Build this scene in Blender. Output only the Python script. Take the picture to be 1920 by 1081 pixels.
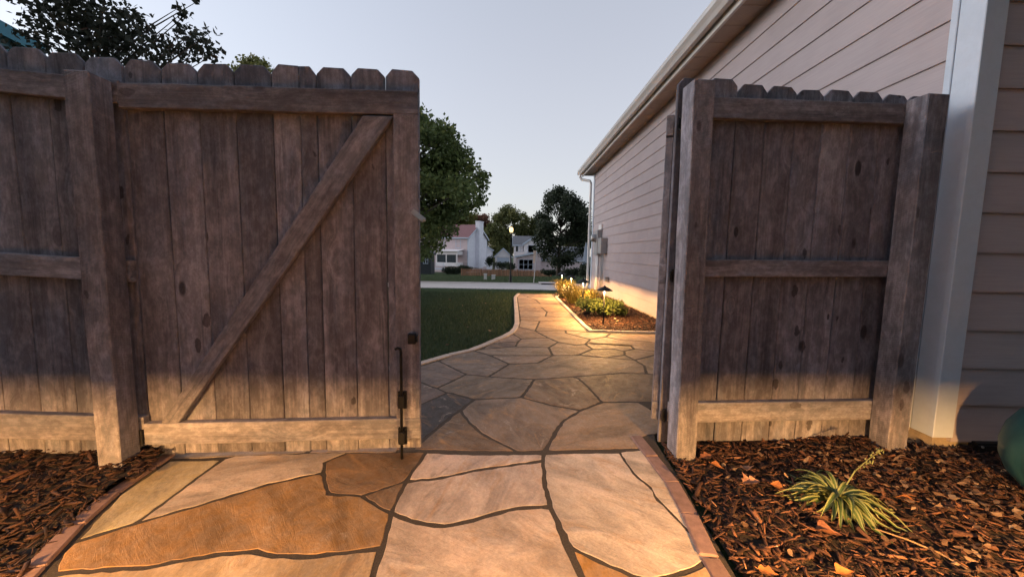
import bpy, bmesh, math, random
import numpy as np
from mathutils import Vector, Matrix

random.seed(11)
rng = np.random.default_rng(11)
rad = math.radians
sc = bpy.context.scene
for o in list(bpy.data.objects):
    bpy.data.objects.remove(o)

# ------------------------------------------------------------------ camera
EYE = 1.0
FPX = 711.0
PITCH, ROLL = rad(5.3), rad(1.02)
fwd = np.array([0, math.cos(PITCH), -math.sin(PITCH)])
r0 = np.array([1.0, 0, 0])
u0 = np.cross(r0, fwd)
CR = math.cos(ROLL) * r0 + math.sin(ROLL) * u0
CU = math.cos(ROLL) * u0 - math.sin(ROLL) * r0
CP = np.array([0, 0, EYE])
cam = bpy.data.cameras.new('camera')
cam.sensor_width = 36
cam.lens = 36 * FPX / 1920
cam.clip_start = 0.02
cam.clip_end = 2000
camo = bpy.data.objects.new('camera', cam)
sc.collection.objects.link(camo)
camo.matrix_world = Matrix(((CR[0], CU[0], -fwd[0], 0), (CR[1], CU[1], -fwd[1], 0),
                            (CR[2], CU[2], -fwd[2], EYE), (0, 0, 0, 1)))
sc.camera = camo

# ------------------------------------------------------------------ sky, sun, exposure
SUN_AZ, SUN_EL = rad(-82), rad(14)          # azimuth from +Y, negative = to the left
world = bpy.data.worlds.new('World')
sc.world = world
world.use_nodes = True
wn = world.node_tree.nodes
wl = world.node_tree.links
for n in list(wn):
    wn.remove(n)
sky = wn.new('ShaderNodeTexSky')
sky.sky_type = 'NISHITA'
sky.sun_disc = False
sky.sun_elevation = SUN_EL
sky.sun_rotation = SUN_AZ
sky.air_density = 1.0
sky.dust_density = 0.6
sky.ozone_density = 1.5
hsv = wn.new('ShaderNodeHueSaturation')
hsv.inputs['Saturation'].default_value = 0.70
bg = wn.new('ShaderNodeBackground')
bg.inputs['Strength'].default_value = 0.119
wo = wn.new('ShaderNodeOutputWorld')
wl.new(sky.outputs[0], hsv.inputs['Color'])
haze = wn.new('ShaderNodeMix')               # thin even dusk veil over the whole sky
haze.data_type = 'RGBA'
tcw = wn.new('ShaderNodeTexCoord')           # the veil is thickest near the horizon and thins overhead
spw = wn.new('ShaderNodeSeparateXYZ')
mrw = wn.new('ShaderNodeMapRange')
mrw.inputs[1].default_value = 0.0
mrw.inputs[2].default_value = 0.9
mrw.inputs[3].default_value = 0.80
mrw.inputs[4].default_value = 0.25
wl.new(tcw.outputs['Generated'], spw.inputs[0])
wl.new(spw.outputs['Z'], mrw.inputs[0])
wl.new(mrw.outputs[0], haze.inputs[0])
haze.inputs[7].default_value = (1.93, 1.77, 1.78, 1)
wl.new(hsv.outputs[0], haze.inputs[6])
wl.new(haze.outputs[2], bg.inputs['Color'])
wl.new(bg.outputs[0], wo.inputs[0])

sun = bpy.data.lights.new('sun', 'SUN')
sun.energy = 0.6
sun.angle = rad(25)
sun.color = (1.0, 0.94, 0.92)
suno = bpy.data.objects.new('sun', sun)
sc.collection.objects.link(suno)
sd = Vector((math.sin(SUN_AZ) * math.cos(SUN_EL), math.cos(SUN_AZ) * math.cos(SUN_EL), math.sin(SUN_EL)))
suno.rotation_euler = sd.to_track_quat('Z', 'Y').to_euler()

sc.view_settings.view_transform = 'Standard'
sc.view_settings.look = 'None'
sc.view_settings.gamma = 1.0
sc.view_settings.use_curve_mapping = False
sc.view_settings.exposure = 1.5
sc.render.engine = 'CYCLES'
sc.cycles.use_denoising = True
sc.cycles.max_bounces = 5
sc.cycles.diffuse_bounces = 3
sc.cycles.glossy_bounces = 2
sc.cycles.transmission_bounces = 2
sc.cycles.use_adaptive_sampling = True
sc.cycles.adaptive_threshold = 0.02
sc.cycles.caustics_reflective = False
sc.cycles.caustics_refractive = False
sc.cycles.sample_clamp_indirect = 4.0

# ------------------------------------------------------------------ geometry of the photograph -> the place
def ray(px, py):
    return fwd + CR * (px - 960) / FPX - CU * (py - 540.5) / FPX
def gz(px, py, z=0.0):                     # point on a level plane
    d = ray(px, py)
    return CP + d * ((z - EYE) / d[2])
def gy(px, py, Y):                         # point at a distance
    d = ray(px, py)
    return CP + d * (Y / d[1])
FA = rad(4.6)                              # the fence line turns 4.6 degrees from the house
FO = np.array([0.825, 1.785, 0.0])
fu = np.array([math.cos(FA), math.sin(FA), 0])
fv = np.array([-math.sin(FA), math.cos(FA), 0])
def fw(u, v, z=0.0):
    return FO + fu * u + fv * v + np.array([0, 0, z])
def terrain(y):
    xs = [-60, 9.5, 20, 27, 38, 50, 90, 140, 1000]
    zs = [-0.03, -0.03, -0.95, -1.18, -1.58, -2.0, -3.0, -4.0, -4.0]
    return float(np.interp(y, xs, zs))

# ------------------------------------------------------------------ object helpers
COL = sc.collection
def tag(o, label=None, cat=None, group=None, kind=None):
    if label: o['label'] = label
    if cat: o['category'] = cat
    if group: o['group'] = group
    if kind: o['kind'] = kind
    return o
def empty(name, loc=(0, 0, 0), rz=0.0, label=None, cat=None, group=None, kind=None, parent=None):
    o = bpy.data.objects.new(name, None)
    o.empty_display_size = 0.2
    COL.objects.link(o)
    o.location = loc
    o.rotation_euler = (0, 0, rz)
    o.parent = parent
    return tag(o, label, cat, group, kind)
def link(name, me, mat, parent=None, loc=(0, 0, 0), rot=(0, 0, 0)):
    o = bpy.data.objects.new(name, me)
    COL.objects.link(o)
    o.location = loc
    o.rotation_euler = rot
    if parent is not None: o.parent = parent
    if mat is not None and not me.materials:
        for m in (mat if isinstance(mat, (list, tuple)) else [mat]):
            me.materials.append(m)
    return o
def copy_tree(o, parent=None):
    c = o.copy()
    COL.objects.link(c)
    c.parent = parent
    for ch in list(o.children):
        copy_tree(ch, c)
    return c

class MB:
    def __init__(s):
        s.v = []; s.f = []; s.mi = []
    def add(s, vs, fs, mi=0):
        k = len(s.v)
        s.v += [tuple(map(float, p)) for p in vs]
        s.f += [tuple(i + k for i in f) for f in fs]
        s.mi += [mi] * len(fs)
        return s
    def box(s, x0, x1, y0, y1, z0, z1, mi=0):
        vs = [(x, y, z) for z in (z0, z1) for y in (y0, y1) for x in (x0, x1)]
        return s.add(vs, [(0, 2, 3, 1), (4, 5, 7, 6), (0, 1, 5, 4), (2, 6, 7, 3), (0, 4, 6, 2), (1, 3, 7, 5)], mi)
    def tube(s, pts, rads, n=8, cap=True, mi=0):
        pts = [np.array(p, float) for p in pts]
        rings = []
        prev = None
        for i, p in enumerate(pts):
            a = pts[max(i - 1, 0)]; b = pts[min(i + 1, len(pts) - 1)]
            t = b - a; t = t / (np.linalg.norm(t) + 1e-9)
            ref = np.array([0, 0, 1.0]) if abs(t[2]) < 0.9 else np.array([1.0, 0, 0])
            if prev is not None:
                x = prev - t * (prev @ t)
                x = x / (np.linalg.norm(x) + 1e-9)
            else:
                x = np.cross(ref, t); x /= np.linalg.norm(x)
            prev = x
            y = np.cross(t, x)
            r = rads[i] if hasattr(rads, '__len__') else rads
            rings.append([p + r * (x * math.cos(q) + y * math.sin(q)) for q in np.arange(n) * 2 * math.pi / n])
        vs = [q for r_ in rings for q in r_]
        fs = []
        for i in range(len(pts) - 1):
            for j in range(n):
                fs.append((i * n + j, i * n + (j + 1) % n, (i + 1) * n + (j + 1) % n, (i + 1) * n + j))
        if cap:
            fs.append(tuple(reversed(range(n))))
            fs.append(tuple(range((len(pts) - 1) * n, len(pts) * n)))
        return s.add(vs, fs, mi)
    def lathe(s, prof, n=24, c=(0, 0, 0), mi=0):
        vs = []
        for r, z in prof:
            for j in range(n):
                q = 2 * math.pi * j / n
                vs.append((c[0] + r * math.cos(q), c[1] + r * math.sin(q), c[2] + z))
        fs = []
        for i in range(len(prof) - 1):
            for j in range(n):
                fs.append((i * n + j, i * n + (j + 1) % n, (i + 1) * n + (j + 1) % n, (i + 1) * n + j))
        return s.add(vs, fs, mi)
    def prism(s, poly, axis, a, b, mi=0):
        """polygon in the two other axes, extruded along axis from a to b"""
        def P(p, t):
            return {'x': (t, p[0], p[1]), 'y': (p[0], t, p[1]), 'z': (p[0], p[1], t)}[axis]
        n = len(poly)
        vs = [P(p, a) for p in poly] + [P(p, b) for p in poly]
        fs = [tuple(reversed(range(n))), tuple(range(n, 2 * n))]
        fs += [(i, (i + 1) % n, n + (i + 1) % n, n + i) for i in range(n)]
        return s.add(vs, fs, mi)
    def mesh(s, name, smooth=False, bevel=0.0, seg=1):
        me = bpy.data.meshes.new(name)
        me.from_pydata(s.v, [], s.f)
        bm = bmesh.new()
        bm.from_mesh(me)
        for f, m in zip(bm.faces, s.mi): f.material_index = m
        bmesh.ops.recalc_face_normals(bm, faces=bm.faces)
        if bevel > 0:
            es = [e for e in bm.edges if len(e.link_faces) == 2 and e.calc_face_angle(0) > 0.5]
            bmesh.ops.bevel(bm, geom=es, offset=bevel, segments=seg, affect='EDGES', clamp_overlap=True)
        bm.to_mesh(me)
        bm.free()
        if smooth:
            me.polygons.foreach_set('use_smooth', [True] * len(me.polygons))
        return me
    def build(s, name, mat, parent=None, loc=(0, 0, 0), rot=(0, 0, 0), smooth=False, bevel=0.0, seg=1):
        return link(name, s.mesh(name, smooth, bevel, seg), mat, parent, loc, rot)

def np_mesh(name, V, F, colval=None):
    """V (n,3), F (m,k) arrays -> mesh; colval (n,) becomes the point attribute 'tone'"""
    me = bpy.data.meshes.new(name)
    V = np.ascontiguousarray(V, dtype=np.float32); F = np.ascontiguousarray(F, dtype=np.int32)
    m, k = F.shape
    me.vertices.add(len(V)); me.vertices.foreach_set('co', V.ravel())
    me.loops.add(m * k); me.loops.foreach_set('vertex_index', F.ravel())
    me.polygons.add(m)
    me.polygons.foreach_set('loop_start', np.arange(m, dtype=np.int32) * k)
    me.polygons.foreach_set('loop_total', np.full(m, k, dtype=np.int32))
    if colval is not None:
        at = me.attributes.new('tone', 'FLOAT', 'POINT')
        at.data.foreach_set('value', np.ascontiguousarray(colval, dtype=np.float32))
    me.update(calc_edges=True)
    return me

# ------------------------------------------------------------------ materials
class NT:
    def __init__(s, name):
        s.m = bpy.data.materials.new(name)
        s.m.use_nodes = True
        s.t = s.m.node_tree
        s.n = s.t.nodes
        for x in list(s.n): s.n.remove(x)
        s.out = s.n.new('ShaderNodeOutputMaterial')
        s.b = s.n.new('ShaderNodeBsdfPrincipled')
        s.t.links.new(s.b.outputs[0], s.out.inputs[0])
    def L(s, a, b): s.t.links.new(a, b)
    def new(s, t, **kw):
        x = s.n.new(t)
        for k, v in kw.items(): setattr(x, k, v)
        return x
    def val(s, inp, v):
        if hasattr(v, 'is_linked') or hasattr(v, 'links'): s.L(v, inp)
        else: inp.default_value = v
    def math(s, op, a, b=0.0, clamp=False):
        x = s.new('ShaderNodeMath', operation=op, use_clamp=clamp)
        s.val(x.inputs[0], a); s.val(x.inputs[1], b)
        return x.outputs[0]
    def mix(s, fac, a, b, mode='MIX'):
        x = s.new('ShaderNodeMix', data_type='RGBA', blend_type=mode)
        s.val(x.inputs[0], fac); s.val(x.inputs[6], a); s.val(x.inputs[7], b)
        return x.outputs[2]
    def ramp(s, fac, stops):
        x = s.new('ShaderNodeValToRGB')
        s.L(fac, x.inputs[0])
        e = x.color_ramp.elements
        while len(e) < len(stops): e.new(0.5)
        for q, (p, c) in zip(e, stops):
            q.position = p
            q.color = (*c, 1) if len(c) == 3 else c
        return x.outputs[0]
    def smooth(s, v, lo, hi, to0=0.0, to1=1.0):
        x = s.new('ShaderNodeMapRange', interpolation_type='SMOOTHSTEP')
        s.val(x.inputs[0], v)
        x.inputs[1].default_value = lo; x.inputs[2].default_value = hi
        x.inputs[3].default_value = to0; x.inputs[4].default_value = to1
        return x.outputs[0]
    def coords(s, offset=True, scale=(1, 1, 1), rot=(0, 0, 0), which='Object'):
        tc = s.new('ShaderNodeTexCoord')
        v = tc.outputs[which]
        if offset:
            oi = s.new('ShaderNodeObjectInfo')
            vm = s.new('ShaderNodeVectorMath', operation='SCALE')
            vm.inputs[0].default_value = (37.0, 53.0, 71.0)
            s.L(oi.outputs['Random'], vm.inputs['Scale'])
            va = s.new('ShaderNodeVectorMath', operation='ADD')
            s.L(v, va.inputs[0]); s.L(vm.outputs[0], va.inputs[1])
            v = va.outputs[0]
        return s.mapping(v, scale, rot)
    def mapping(s, v, scale=(1, 1, 1), rot=(0, 0, 0), loc=(0, 0, 0)):
        mp = s.new('ShaderNodeMapping')
        s.L(v, mp.inputs[0])
        mp.inputs['Scale'].default_value = scale
        mp.inputs['Rotation'].default_value = rot
        mp.inputs['Location'].default_value = loc
        return mp.outputs[0]
    def noise(s, v, scale, detail=4, rough=0.55, dist=0.0, out='Fac'):
        x = s.new('ShaderNodeTexNoise')
        s.L(v, x.inputs['Vector'])
        x.inputs['Scale'].default_value = scale
        x.inputs['Detail'].default_value = detail
        x.inputs['Roughness'].default_value = rough
        x.inputs['Distortion'].default_value = dist
        return x.outputs[out]
    def vor(s, v, scale, feature='F1', out='Distance', rnd=1.0):
        x = s.new('ShaderNodeTexVoronoi', feature=feature)
        s.L(v, x.inputs['Vector'])
        x.inputs['Scale'].default_value = scale
        x.inputs['Randomness'].default_value = rnd
        return x.outputs[out]
    def bump(s, h, dist=0.002, strength=1.0):
        x = s.new('ShaderNodeBump')
        x.inputs['Distance'].default_value = dist
        x.inputs['Strength'].default_value = strength
        s.L(h, x.inputs['Height'])
        s.L(x.outputs[0], s.b.inputs['Normal'])
    def base(s, c, rough=0.7, metal=0.0, spec=0.5):
        s.val(s.b.inputs['Base Color'], c if not isinstance(c, tuple) else (*c[:3], 1))
        s.val(s.b.inputs['Roughness'], rough)
        s.b.inputs['Metallic'].default_value = metal
        s.b.inputs['Specular IOR Level'].default_value = spec
        return s.m
    def random(s):
        return s.new('ShaderNodeObjectInfo').outputs['Random']
    def attr(s, name='tone'):
        x = s.new('ShaderNodeAttribute', attribute_name=name)
        return x.outputs['Fac']

def wood(name, axis, dark, mid, light, knots=1.0, saw=0.0, gain=(0.72, 1.18)):
    t = NT(name)
    c = t.coords()
    # put the grain along z of a common frame
    if axis == 'x':
        c = t.mapping(c, rot=(0, rad(90), 0))
    # knots: flattened cells, so that they run through the board
    kc = t.mapping(c, scale=(7.0, 0.02, 3.2))
    kw = t.noise(t.mapping(c, scale=(6, 0.1, 3)), 2.0, 2, 0.5)
    kd = t.vor(kc, 1.0)
    sel = t.new('ShaderNodeSeparateColor')
    t.L(t.vor(kc, 1.0, out='Color'), sel.inputs[0])
    pick = t.math('GREATER_THAN', sel.outputs[0], 0.40)
    size = t.math('MULTIPLY_ADD', sel.outputs[1], 0.11)
    size.node.inputs[2].default_value = 0.05
    kn = t.math('DIVIDE', t.math('ADD', kd, t.math('MULTIPLY', t.math('SUBTRACT', kw, 0.5), 0.05)), size)
    core = t.math('MULTIPLY', t.smooth(kn, 0.75, 1.15, 1, 0), pick)
    halo = t.math('MULTIPLY', t.smooth(kn, 1.0, 4.0, 1, 0), pick)
    # grain bends round the knots
    gx = t.new('ShaderNodeCombineXYZ')
    t.L(t.math('MULTIPLY', halo, 0.06), gx.inputs[0])
    va = t.new('ShaderNodeVectorMath', operation='ADD')
    t.L(c, va.inputs[0]); t.L(gx.outputs[0], va.inputs[1])
    g = va.outputs[0]
    broad = t.noise(t.mapping(g, scale=(14, 14, 0.9)), 1.0, 4, 0.6, 0.4)
    fine = t.noise(t.mapping(g, scale=(150, 150, 3.0)), 1.0, 5, 0.65)
    mg = t.noise(t.mapping(g, scale=(52, 52, 1.3)), 1.0, 4, 0.7, 0.3)
    patch = t.noise(t.mapping(c, scale=(4, 4, 1.6)), 1.0, 3, 0.6)
    fac = t.math('ADD', t.math('MULTIPLY', broad, 0.42), t.math('ADD', t.math('ADD', t.math('MULTIPLY', fine, 0.2), t.math('MULTIPLY', mg, 0.27)), t.math('MULTIPLY', patch, 0.45)))
    col = t.ramp(fac, [(0.50, dark), (0.655, mid), (0.81, light)])
    # weather streaks and blotches with shapes of their own
    st = t.smooth(t.noise(t.mapping(c, scale=(16, 16, 1.1)), 1.0, 4, 0.7, 0.6), 0.56, 0.7)
    col = t.mix(t.math('MULTIPLY', st, 0.55), col, (dark[0] * 0.55, dark[1] * 0.58, dark[2] * 0.62, 1))
    sg = t.smooth(t.noise(t.mapping(c, scale=(7, 7, 1.4), loc=(9, 4, 2)), 1.0, 5, 0.65, 0.5), 0.46, 0.66)
    col = t.mix(t.math('MULTIPLY', sg, 0.42), col, (mid[0] * 1.15, mid[1] * 1.35, mid[2] * 1.55, 1))
    bl = t.smooth(t.noise(t.mapping(c, scale=(9, 9, 5)), 1.0, 3, 0.6), 0.6, 0.72)
    col = t.mix(t.math('MULTIPLY', bl, 0.35), col, (light[0] * 1.15, light[1] * 1.1, light[2] * 1.1, 1))
    col = t.mix(t.math('MULTIPLY', core, 0.85 * knots), col, (dark[0] * 0.32, dark[1] * 0.28, dark[2] * 0.27, 1))
    wob = t.new('ShaderNodeVectorMath', operation='MULTIPLY_ADD')
    t.L(t.noise(t.mapping(c, scale=(40, 0.1, 22)), 1.0, 3, 0.6, out='Color'), wob.inputs[0])
    wob.inputs[1].default_value = (0.03, 0.0, 0.05)
    t.L(c, wob.inputs[2])
    sc_ = t.mapping(wob.outputs[0], scale=(11, 0.02, 5))
    sel2 = t.new('ShaderNodeSeparateColor')
    t.L(t.vor(sc_, 1.0, out='Color'), sel2.inputs[0])
    sz2 = t.math('MULTIPLY', t.math('POWER', sel2.outputs[1], 1.6), 0.21)
    s2 = t.math('SUBTRACT', sz2, t.vor(sc_, 1.0))
    spots = t.math('MULTIPLY', t.smooth(s2, -0.015, 0.02), t.math('GREATER_THAN', sel2.outputs[0], 0.22))
    col = t.mix(t.math('MULTIPLY', spots, 0.75 * knots), col, (dark[0] * 0.42, dark[1] * 0.38, dark[2] * 0.37, 1))
    dirt = t.smooth(t.noise(t.mapping(c, scale=(28, 28, 16)), 1.0, 6, 0.75), 0.40, 0.66, 0.82, 1.36)
    hd = t.new('ShaderNodeHueSaturation')
    t.L(dirt, hd.inputs['Value']); t.L(col, hd.inputs['Color'])
    col = hd.outputs[0]
    mr = t.new('ShaderNodeMapRange')
    t.L(t.random(), mr.inputs[0]); mr.inputs[3].default_value = gain[0]; mr.inputs[4].default_value = gain[1]
    hs = t.new('ShaderNodeHueSaturation')
    t.L(mr.outputs[0], hs.inputs['Value']); t.L(col, hs.inputs['Color'])
    h = t.math('ADD', t.math('MULTIPLY', fine, 0.8), t.math('MULTIPLY', mg, 1.2))
    h = t.math('SUBTRACT', h, t.math('MULTIPLY', core, 0.5))
    if saw > 0:
        w = t.new('ShaderNodeTexWave', wave_type='BANDS', bands_direction='Z')
        t.L(t.mapping(c, rot=(rad(14), rad(24), 0), scale=(1, 1, 1)), w.inputs[0])
        w.inputs['Scale'].default_value = 32
        w.inputs['Distortion'].default_value = 3.5
        w.inputs['Detail'].default_value = 2
        h = t.math('ADD', h, t.math('MULTIPLY', w.outputs['Fac'], saw))
    t.bump(h, 0.0025, 0.8)
    return t.base(hs.outputs[0], 0.82, 0, 0.25)

WD, WM, WL = (0.080, 0.073, 0.084), (0.154, 0.140, 0.160), (0.265, 0.246, 0.275)
M = {}
M['picket'] = wood('weathered_cedar_board', 'z', WD, WM, WL, 1.0)
M['rail'] = wood('weathered_cedar_rail', 'x', (0.087, 0.078, 0.088), (0.160, 0.145, 0.160), (0.265, 0.243, 0.265), 0.7, gain=(0.85, 1.15))
M['post'] = wood('rough_sawn_cedar_post', 'z', (0.087, 0.078, 0.088), (0.158, 0.143, 0.159), (0.275, 0.252, 0.275), 0.8, saw=0.45, gain=(0.9, 1.1))

def stone_mat():
    t = NT('flagstone')
    oi = t.new('ShaderNodeObjectInfo')
    c = t.coords(True)
    rot = t.new('ShaderNodeVectorRotate', rotation_type='Z_AXIS')
    t.L(c, rot.inputs['Vector'])
    t.L(t.math('MULTIPLY', oi.outputs['Random'], 6.28), rot.inputs['Angle'])
    c = rot.outputs[0]
    big = t.noise(t.mapping(c, scale=(1.0, 2.2, 1)), 3.0, 5, 0.6, 0.8)
    bands = t.noise(t.mapping(c, scale=(1.2, 9, 1)), 2.2, 4, 0.55, 1.2)
    fine = t.noise(c, 90, 5, 0.7)
    med = t.noise(c, 22, 5, 0.65)
    col = oi.outputs['Color']
    hs = t.new('ShaderNodeHueSaturation')
    t.L(col, hs.inputs['Color'])
    t.L(t.smooth(t.math('ADD', t.math('MULTIPLY', big, 0.85), t.math('MULTIPLY', bands, 0.15)), 0.3, 0.7, 0.62, 1.32), hs.inputs['Value'])
    t.L(t.smooth(med, 0.3, 0.7, 0.85, 1.12), hs.inputs['Saturation'])
    cc = hs.outputs[0]
    warm = t.smooth(t.noise(t.mapping(c, scale=(1.4, 4, 1), loc=(5, 2, 0)), 2.0, 4, 0.6, 1.5), 0.55, 0.72)
    cc = t.mix(t.math('MULTIPLY', warm, 0.5), cc, (0.40, 0.235, 0.11, 1))
    dk = t.smooth(t.noise(t.mapping(c, scale=(1.2, 3, 1), loc=(15, 7, 0)), 2.6, 6, 0.65, 0.6), 0.60, 0.74)
    cc = t.mix(t.math('MULTIPLY', dk, 0.5), cc, (0.09, 0.075, 0.07, 1))
    sp = t.math('MULTIPLY', t.smooth(fine, 0.35, 0.7), 1.0)
    bt = t.smooth(t.noise(t.mapping(c, loc=(3, 21, 0)), 9.0, 6, 0.7, 0.5), 0.56, 0.70)
    cc = t.mix(t.math('MULTIPLY', bt, 0.38), cc, (0.16, 0.11, 0.075, 1))
    lt = t.smooth(t.noise(t.mapping(c, loc=(31, 2, 0)), 7.0, 6, 0.7, 0.8), 0.58, 0.72)
    cc = t.mix(t.math('MULTIPLY', lt, 0.35), cc, (0.60, 0.52, 0.44, 1))
    cc = t.mix(0.25, cc, t.mix(sp, (0.1, 0.08, 0.06, 1), (0.62, 0.52, 0.42, 1)), 'OVERLAY')
    h = t.math('ADD', t.math('MULTIPLY', big, 2.2), t.math('ADD', t.math('MULTIPLY', med, 0.5), t.math('MULTIPLY', fine, 0.22)))
    lay = t.math('SNAP', t.math('MULTIPLY', bands, 1.0), 0.14)
    h = t.math('ADD', h, t.math('MULTIPLY', lay, 0.8))
    t.bump(h, 0.0055, 0.7)
    return t.base(cc, t.smooth(med, 0.2, 0.8, 0.55, 0.8), 0, 0.35)
M['stone'] = stone_mat()

def simple(name, col, rough=0.6, metal=0.0, var=0.12, scale=18.0, bump=0.0015, spec=0.4, objvar=0.0):
    t = NT(name)
    c = t.coords(True)
    n = t.noise(c, scale, 5, 0.62)
    n2 = t.noise(c, scale * 7, 3, 0.6)
    f = t.math('ADD', t.math('MULTIPLY', n, 0.7), t.math('MULTIPLY', n2, 0.3))
    hs = t.new('ShaderNodeHueSaturation')
    hs.inputs['Color'].default_value = (*col, 1)
    v = t.smooth(f, 0.3, 0.7, 1 - var, 1 + var)
    if objvar:
        v = t.math('MULTIPLY', v, t.math('MULTIPLY_ADD', t.random(), objvar))
        v.node.inputs[1].links[0].from_node.inputs[2].default_value = 1 - objvar / 2
    t.L(v, hs.inputs['Value'])
    if bump: t.bump(f, bump, 0.6)
    return t.base(hs.outputs[0], rough, metal, spec)

M['brick'] = simple('red_brown_paver', (0.20, 0.125, 0.112), 0.8, 0, 0.22, 30, 0.002, objvar=0.3)
M['paver'] = simple('pale_concrete_paver', (0.42, 0.36, 0.32), 0.8, 0, 0.15, 30, 0.002, objvar=0.2)
M['joint'] = simple('dark_joint_sand', (0.045, 0.036, 0.030), 0.95, 0, 0.35, 160, 0.004)
M['soil'] = simple('dark_soil', (0.018, 0.012, 0.009), 0.95, 0, 0.4, 60, 0.006)
M['concrete'] = simple('pale_road_concrete', (0.60, 0.54, 0.52), 0.85, 0, 0.10, 1.5, 0.002)
M['black_metal'] = simple('black_powder_coat', (0.007, 0.007, 0.008), 0.5, 0.0, 0.1, 40, 0.0003, 0.25)
M['steel'] = simple('galvanised_steel', (0.38, 0.39, 0.41), 0.42, 0.9, 0.15, 30, 0.0004)
M['grey_box'] = simple('grey_meter_enamel', (0.30, 0.30, 0.31), 0.5, 0.2, 0.08, 12, 0.0004)
M['white_pvc'] = simple('white_pvc', (0.62, 0.60, 0.60), 0.45, 0, 0.05, 10, 0.0003)
M['trim'] = simple('white_trim_paint', (0.46, 0.52, 0.61), 0.5, 0, 0.05, 14, 0.0006)
M['gutter'] = simple('white_gutter_enamel', (0.55, 0.53, 0.52), 0.4, 0, 0.06, 5, 0.0004)
M['soffit'] = simple('tan_soffit', (0.36, 0.30, 0.26), 0.7, 0, 0.08, 8, 0.0008, objvar=0.16)
M['foundation'] = simple('sandy_foundation', (0.32, 0.26, 0.20), 0.9, 0, 0.15, 40, 0.003)

def siding_mat(name, col, z_on=False):
    t = NT(name)
    c = t.coords(True)
    g = t.noise(t.mapping(c, scale=(2.0, 2.0, 40)), 2.5, 5, 0.6, 0.5)
    p = t.noise(c, 2.0, 3, 0.6)
    hs = t.new('ShaderNodeHueSaturation')
    hs.inputs['Color'].default_value = (*col, 1)
    v = t.math('ADD', t.smooth(g, 0.3, 0.7, -0.05, 0.05), t.smooth(p, 0.3, 0.7, 0.95, 1.05))
    r = t.math('MULTIPLY_ADD', t.random(), 0.06)
    r.node.inputs[2].default_value = 0.97
    t.L(t.math('MULTIPLY', v, r), hs.inputs['Value'])
    t.bump(g, 0.0012, 0.7)
    return t.base(hs.outputs[0], 0.72, 0, 0.3)
M['siding'] = siding_mat('taupe_lap_siding', (0.37, 0.32, 0.335))
M['sid_pink'] = siding_mat('pinkish_siding', (0.56, 0.46, 0.475))
M['sid_blue'] = siding_mat('pale_grey_blue_siding', (0.74, 0.74, 0.82))
M['sid_white'] = siding_mat('white_siding', (0.76, 0.72, 0.73))
M['sid_teal'] = siding_mat('pale_teal_siding', (0.16, 0.30, 0.38))
M['sid_dark'] = siding_mat('dark_shed_boards', (0.035, 0.040, 0.045))
M['teal_trim'] = simple('teal_trim_paint', (0.05, 0.19, 0.26), 0.5)
M['roof_red'] = simple('red_brown_shingles', (0.22, 0.11, 0.115), 0.9, 0, 0.25, 6, 0.01)
M['roof_grey'] = simple('grey_shingles', (0.15, 0.15, 0.165), 0.9, 0, 0.25, 6, 0.01)
M['fence_brown'] = simple('red_brown_stained_picket', (0.34, 0.17, 0.10), 0.85, 0, 0.2, 8, 0.002, objvar=0.5)
M['banner'] = simple('faded_cream_cloth', (0.55, 0.42, 0.34), 0.9)
M['umb'] = simple('pale_blue_cover', (0.32, 0.37, 0.45), 0.85)
M['bark'] = simple('brown_bark', (0.07, 0.055, 0.045), 0.95, 0, 0.35, 25, 0.02)
M['twig'] = simple('dry_twig', (0.22, 0.14, 0.08), 0.9)
def glass():
    t = NT('window_glass')
    return t.base((0.035, 0.05, 0.06), 0.06, 0, 0.8)
M['glass'] = glass()
def pot_mat():
    t = NT('teal_glaze')
    c = t.coords(True)
    n = t.noise(t.mapping(c, scale=(1, 1, 0.5)), 6, 5, 0.6, 0.8)
    col = t.ramp(n, [(0.3, (0.006, 0.026, 0.030)), (0.55, (0.013, 0.055, 0.055)), (0.75, (0.03, 0.085, 0.075))])
    t.bump(t.noise(c, 60, 3), 0.001, 0.4)
    return t.base(col, 0.5, 0, 0.4)
M['pot'] = pot_mat()
def leaf_mat(name, stops, trans=0.3, rough=0.6):
    t = NT(name)
    f = t.attr('tone')
    col = t.ramp(f, stops)
    t.base(col, rough, 0, 0.25)
    if trans <= 0: return t.m
    tr = t.new('ShaderNodeBsdfTranslucent')
    t.L(col, tr.inputs[0])
    mx = t.new('ShaderNodeMixShader')
    mx.inputs[0].default_value = trans
    t.L(t.b.outputs[0], mx.inputs[1]); t.L(tr.outputs[0], mx.inputs[2])
    t.L(mx.outputs[0], t.out.inputs[0])
    return t.m
M['maple'] = leaf_mat('green_maple_leaves', [(0, (0.055, 0.082, 0.029)), (0.6, (0.118, 0.155, 0.051)), (1, (0.255, 0.255, 0.073))])
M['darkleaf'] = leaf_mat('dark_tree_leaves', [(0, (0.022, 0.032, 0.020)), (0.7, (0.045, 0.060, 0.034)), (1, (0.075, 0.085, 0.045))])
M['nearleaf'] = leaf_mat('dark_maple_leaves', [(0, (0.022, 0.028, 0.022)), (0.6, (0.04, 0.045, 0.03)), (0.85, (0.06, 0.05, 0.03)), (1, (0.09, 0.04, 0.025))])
M['belt'] = leaf_mat('added_belt_leaves', [(0, (0.022, 0.032, 0.020)), (1, (0.06, 0.07, 0.04))], 0.0)
M['yleaf'] = leaf_mat('yellow_green_leaves', [(0, (0.081, 0.095, 0.030)), (0.6, (0.176, 0.176, 0.054)), (1, (0.324, 0.257, 0.081))])
M['rleaf'] = leaf_mat('reddish_leaves', [(0, (0.120, 0.060, 0.042)), (0.6, (0.228, 0.108, 0.072)), (1, (0.336, 0.168, 0.108))])
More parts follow.
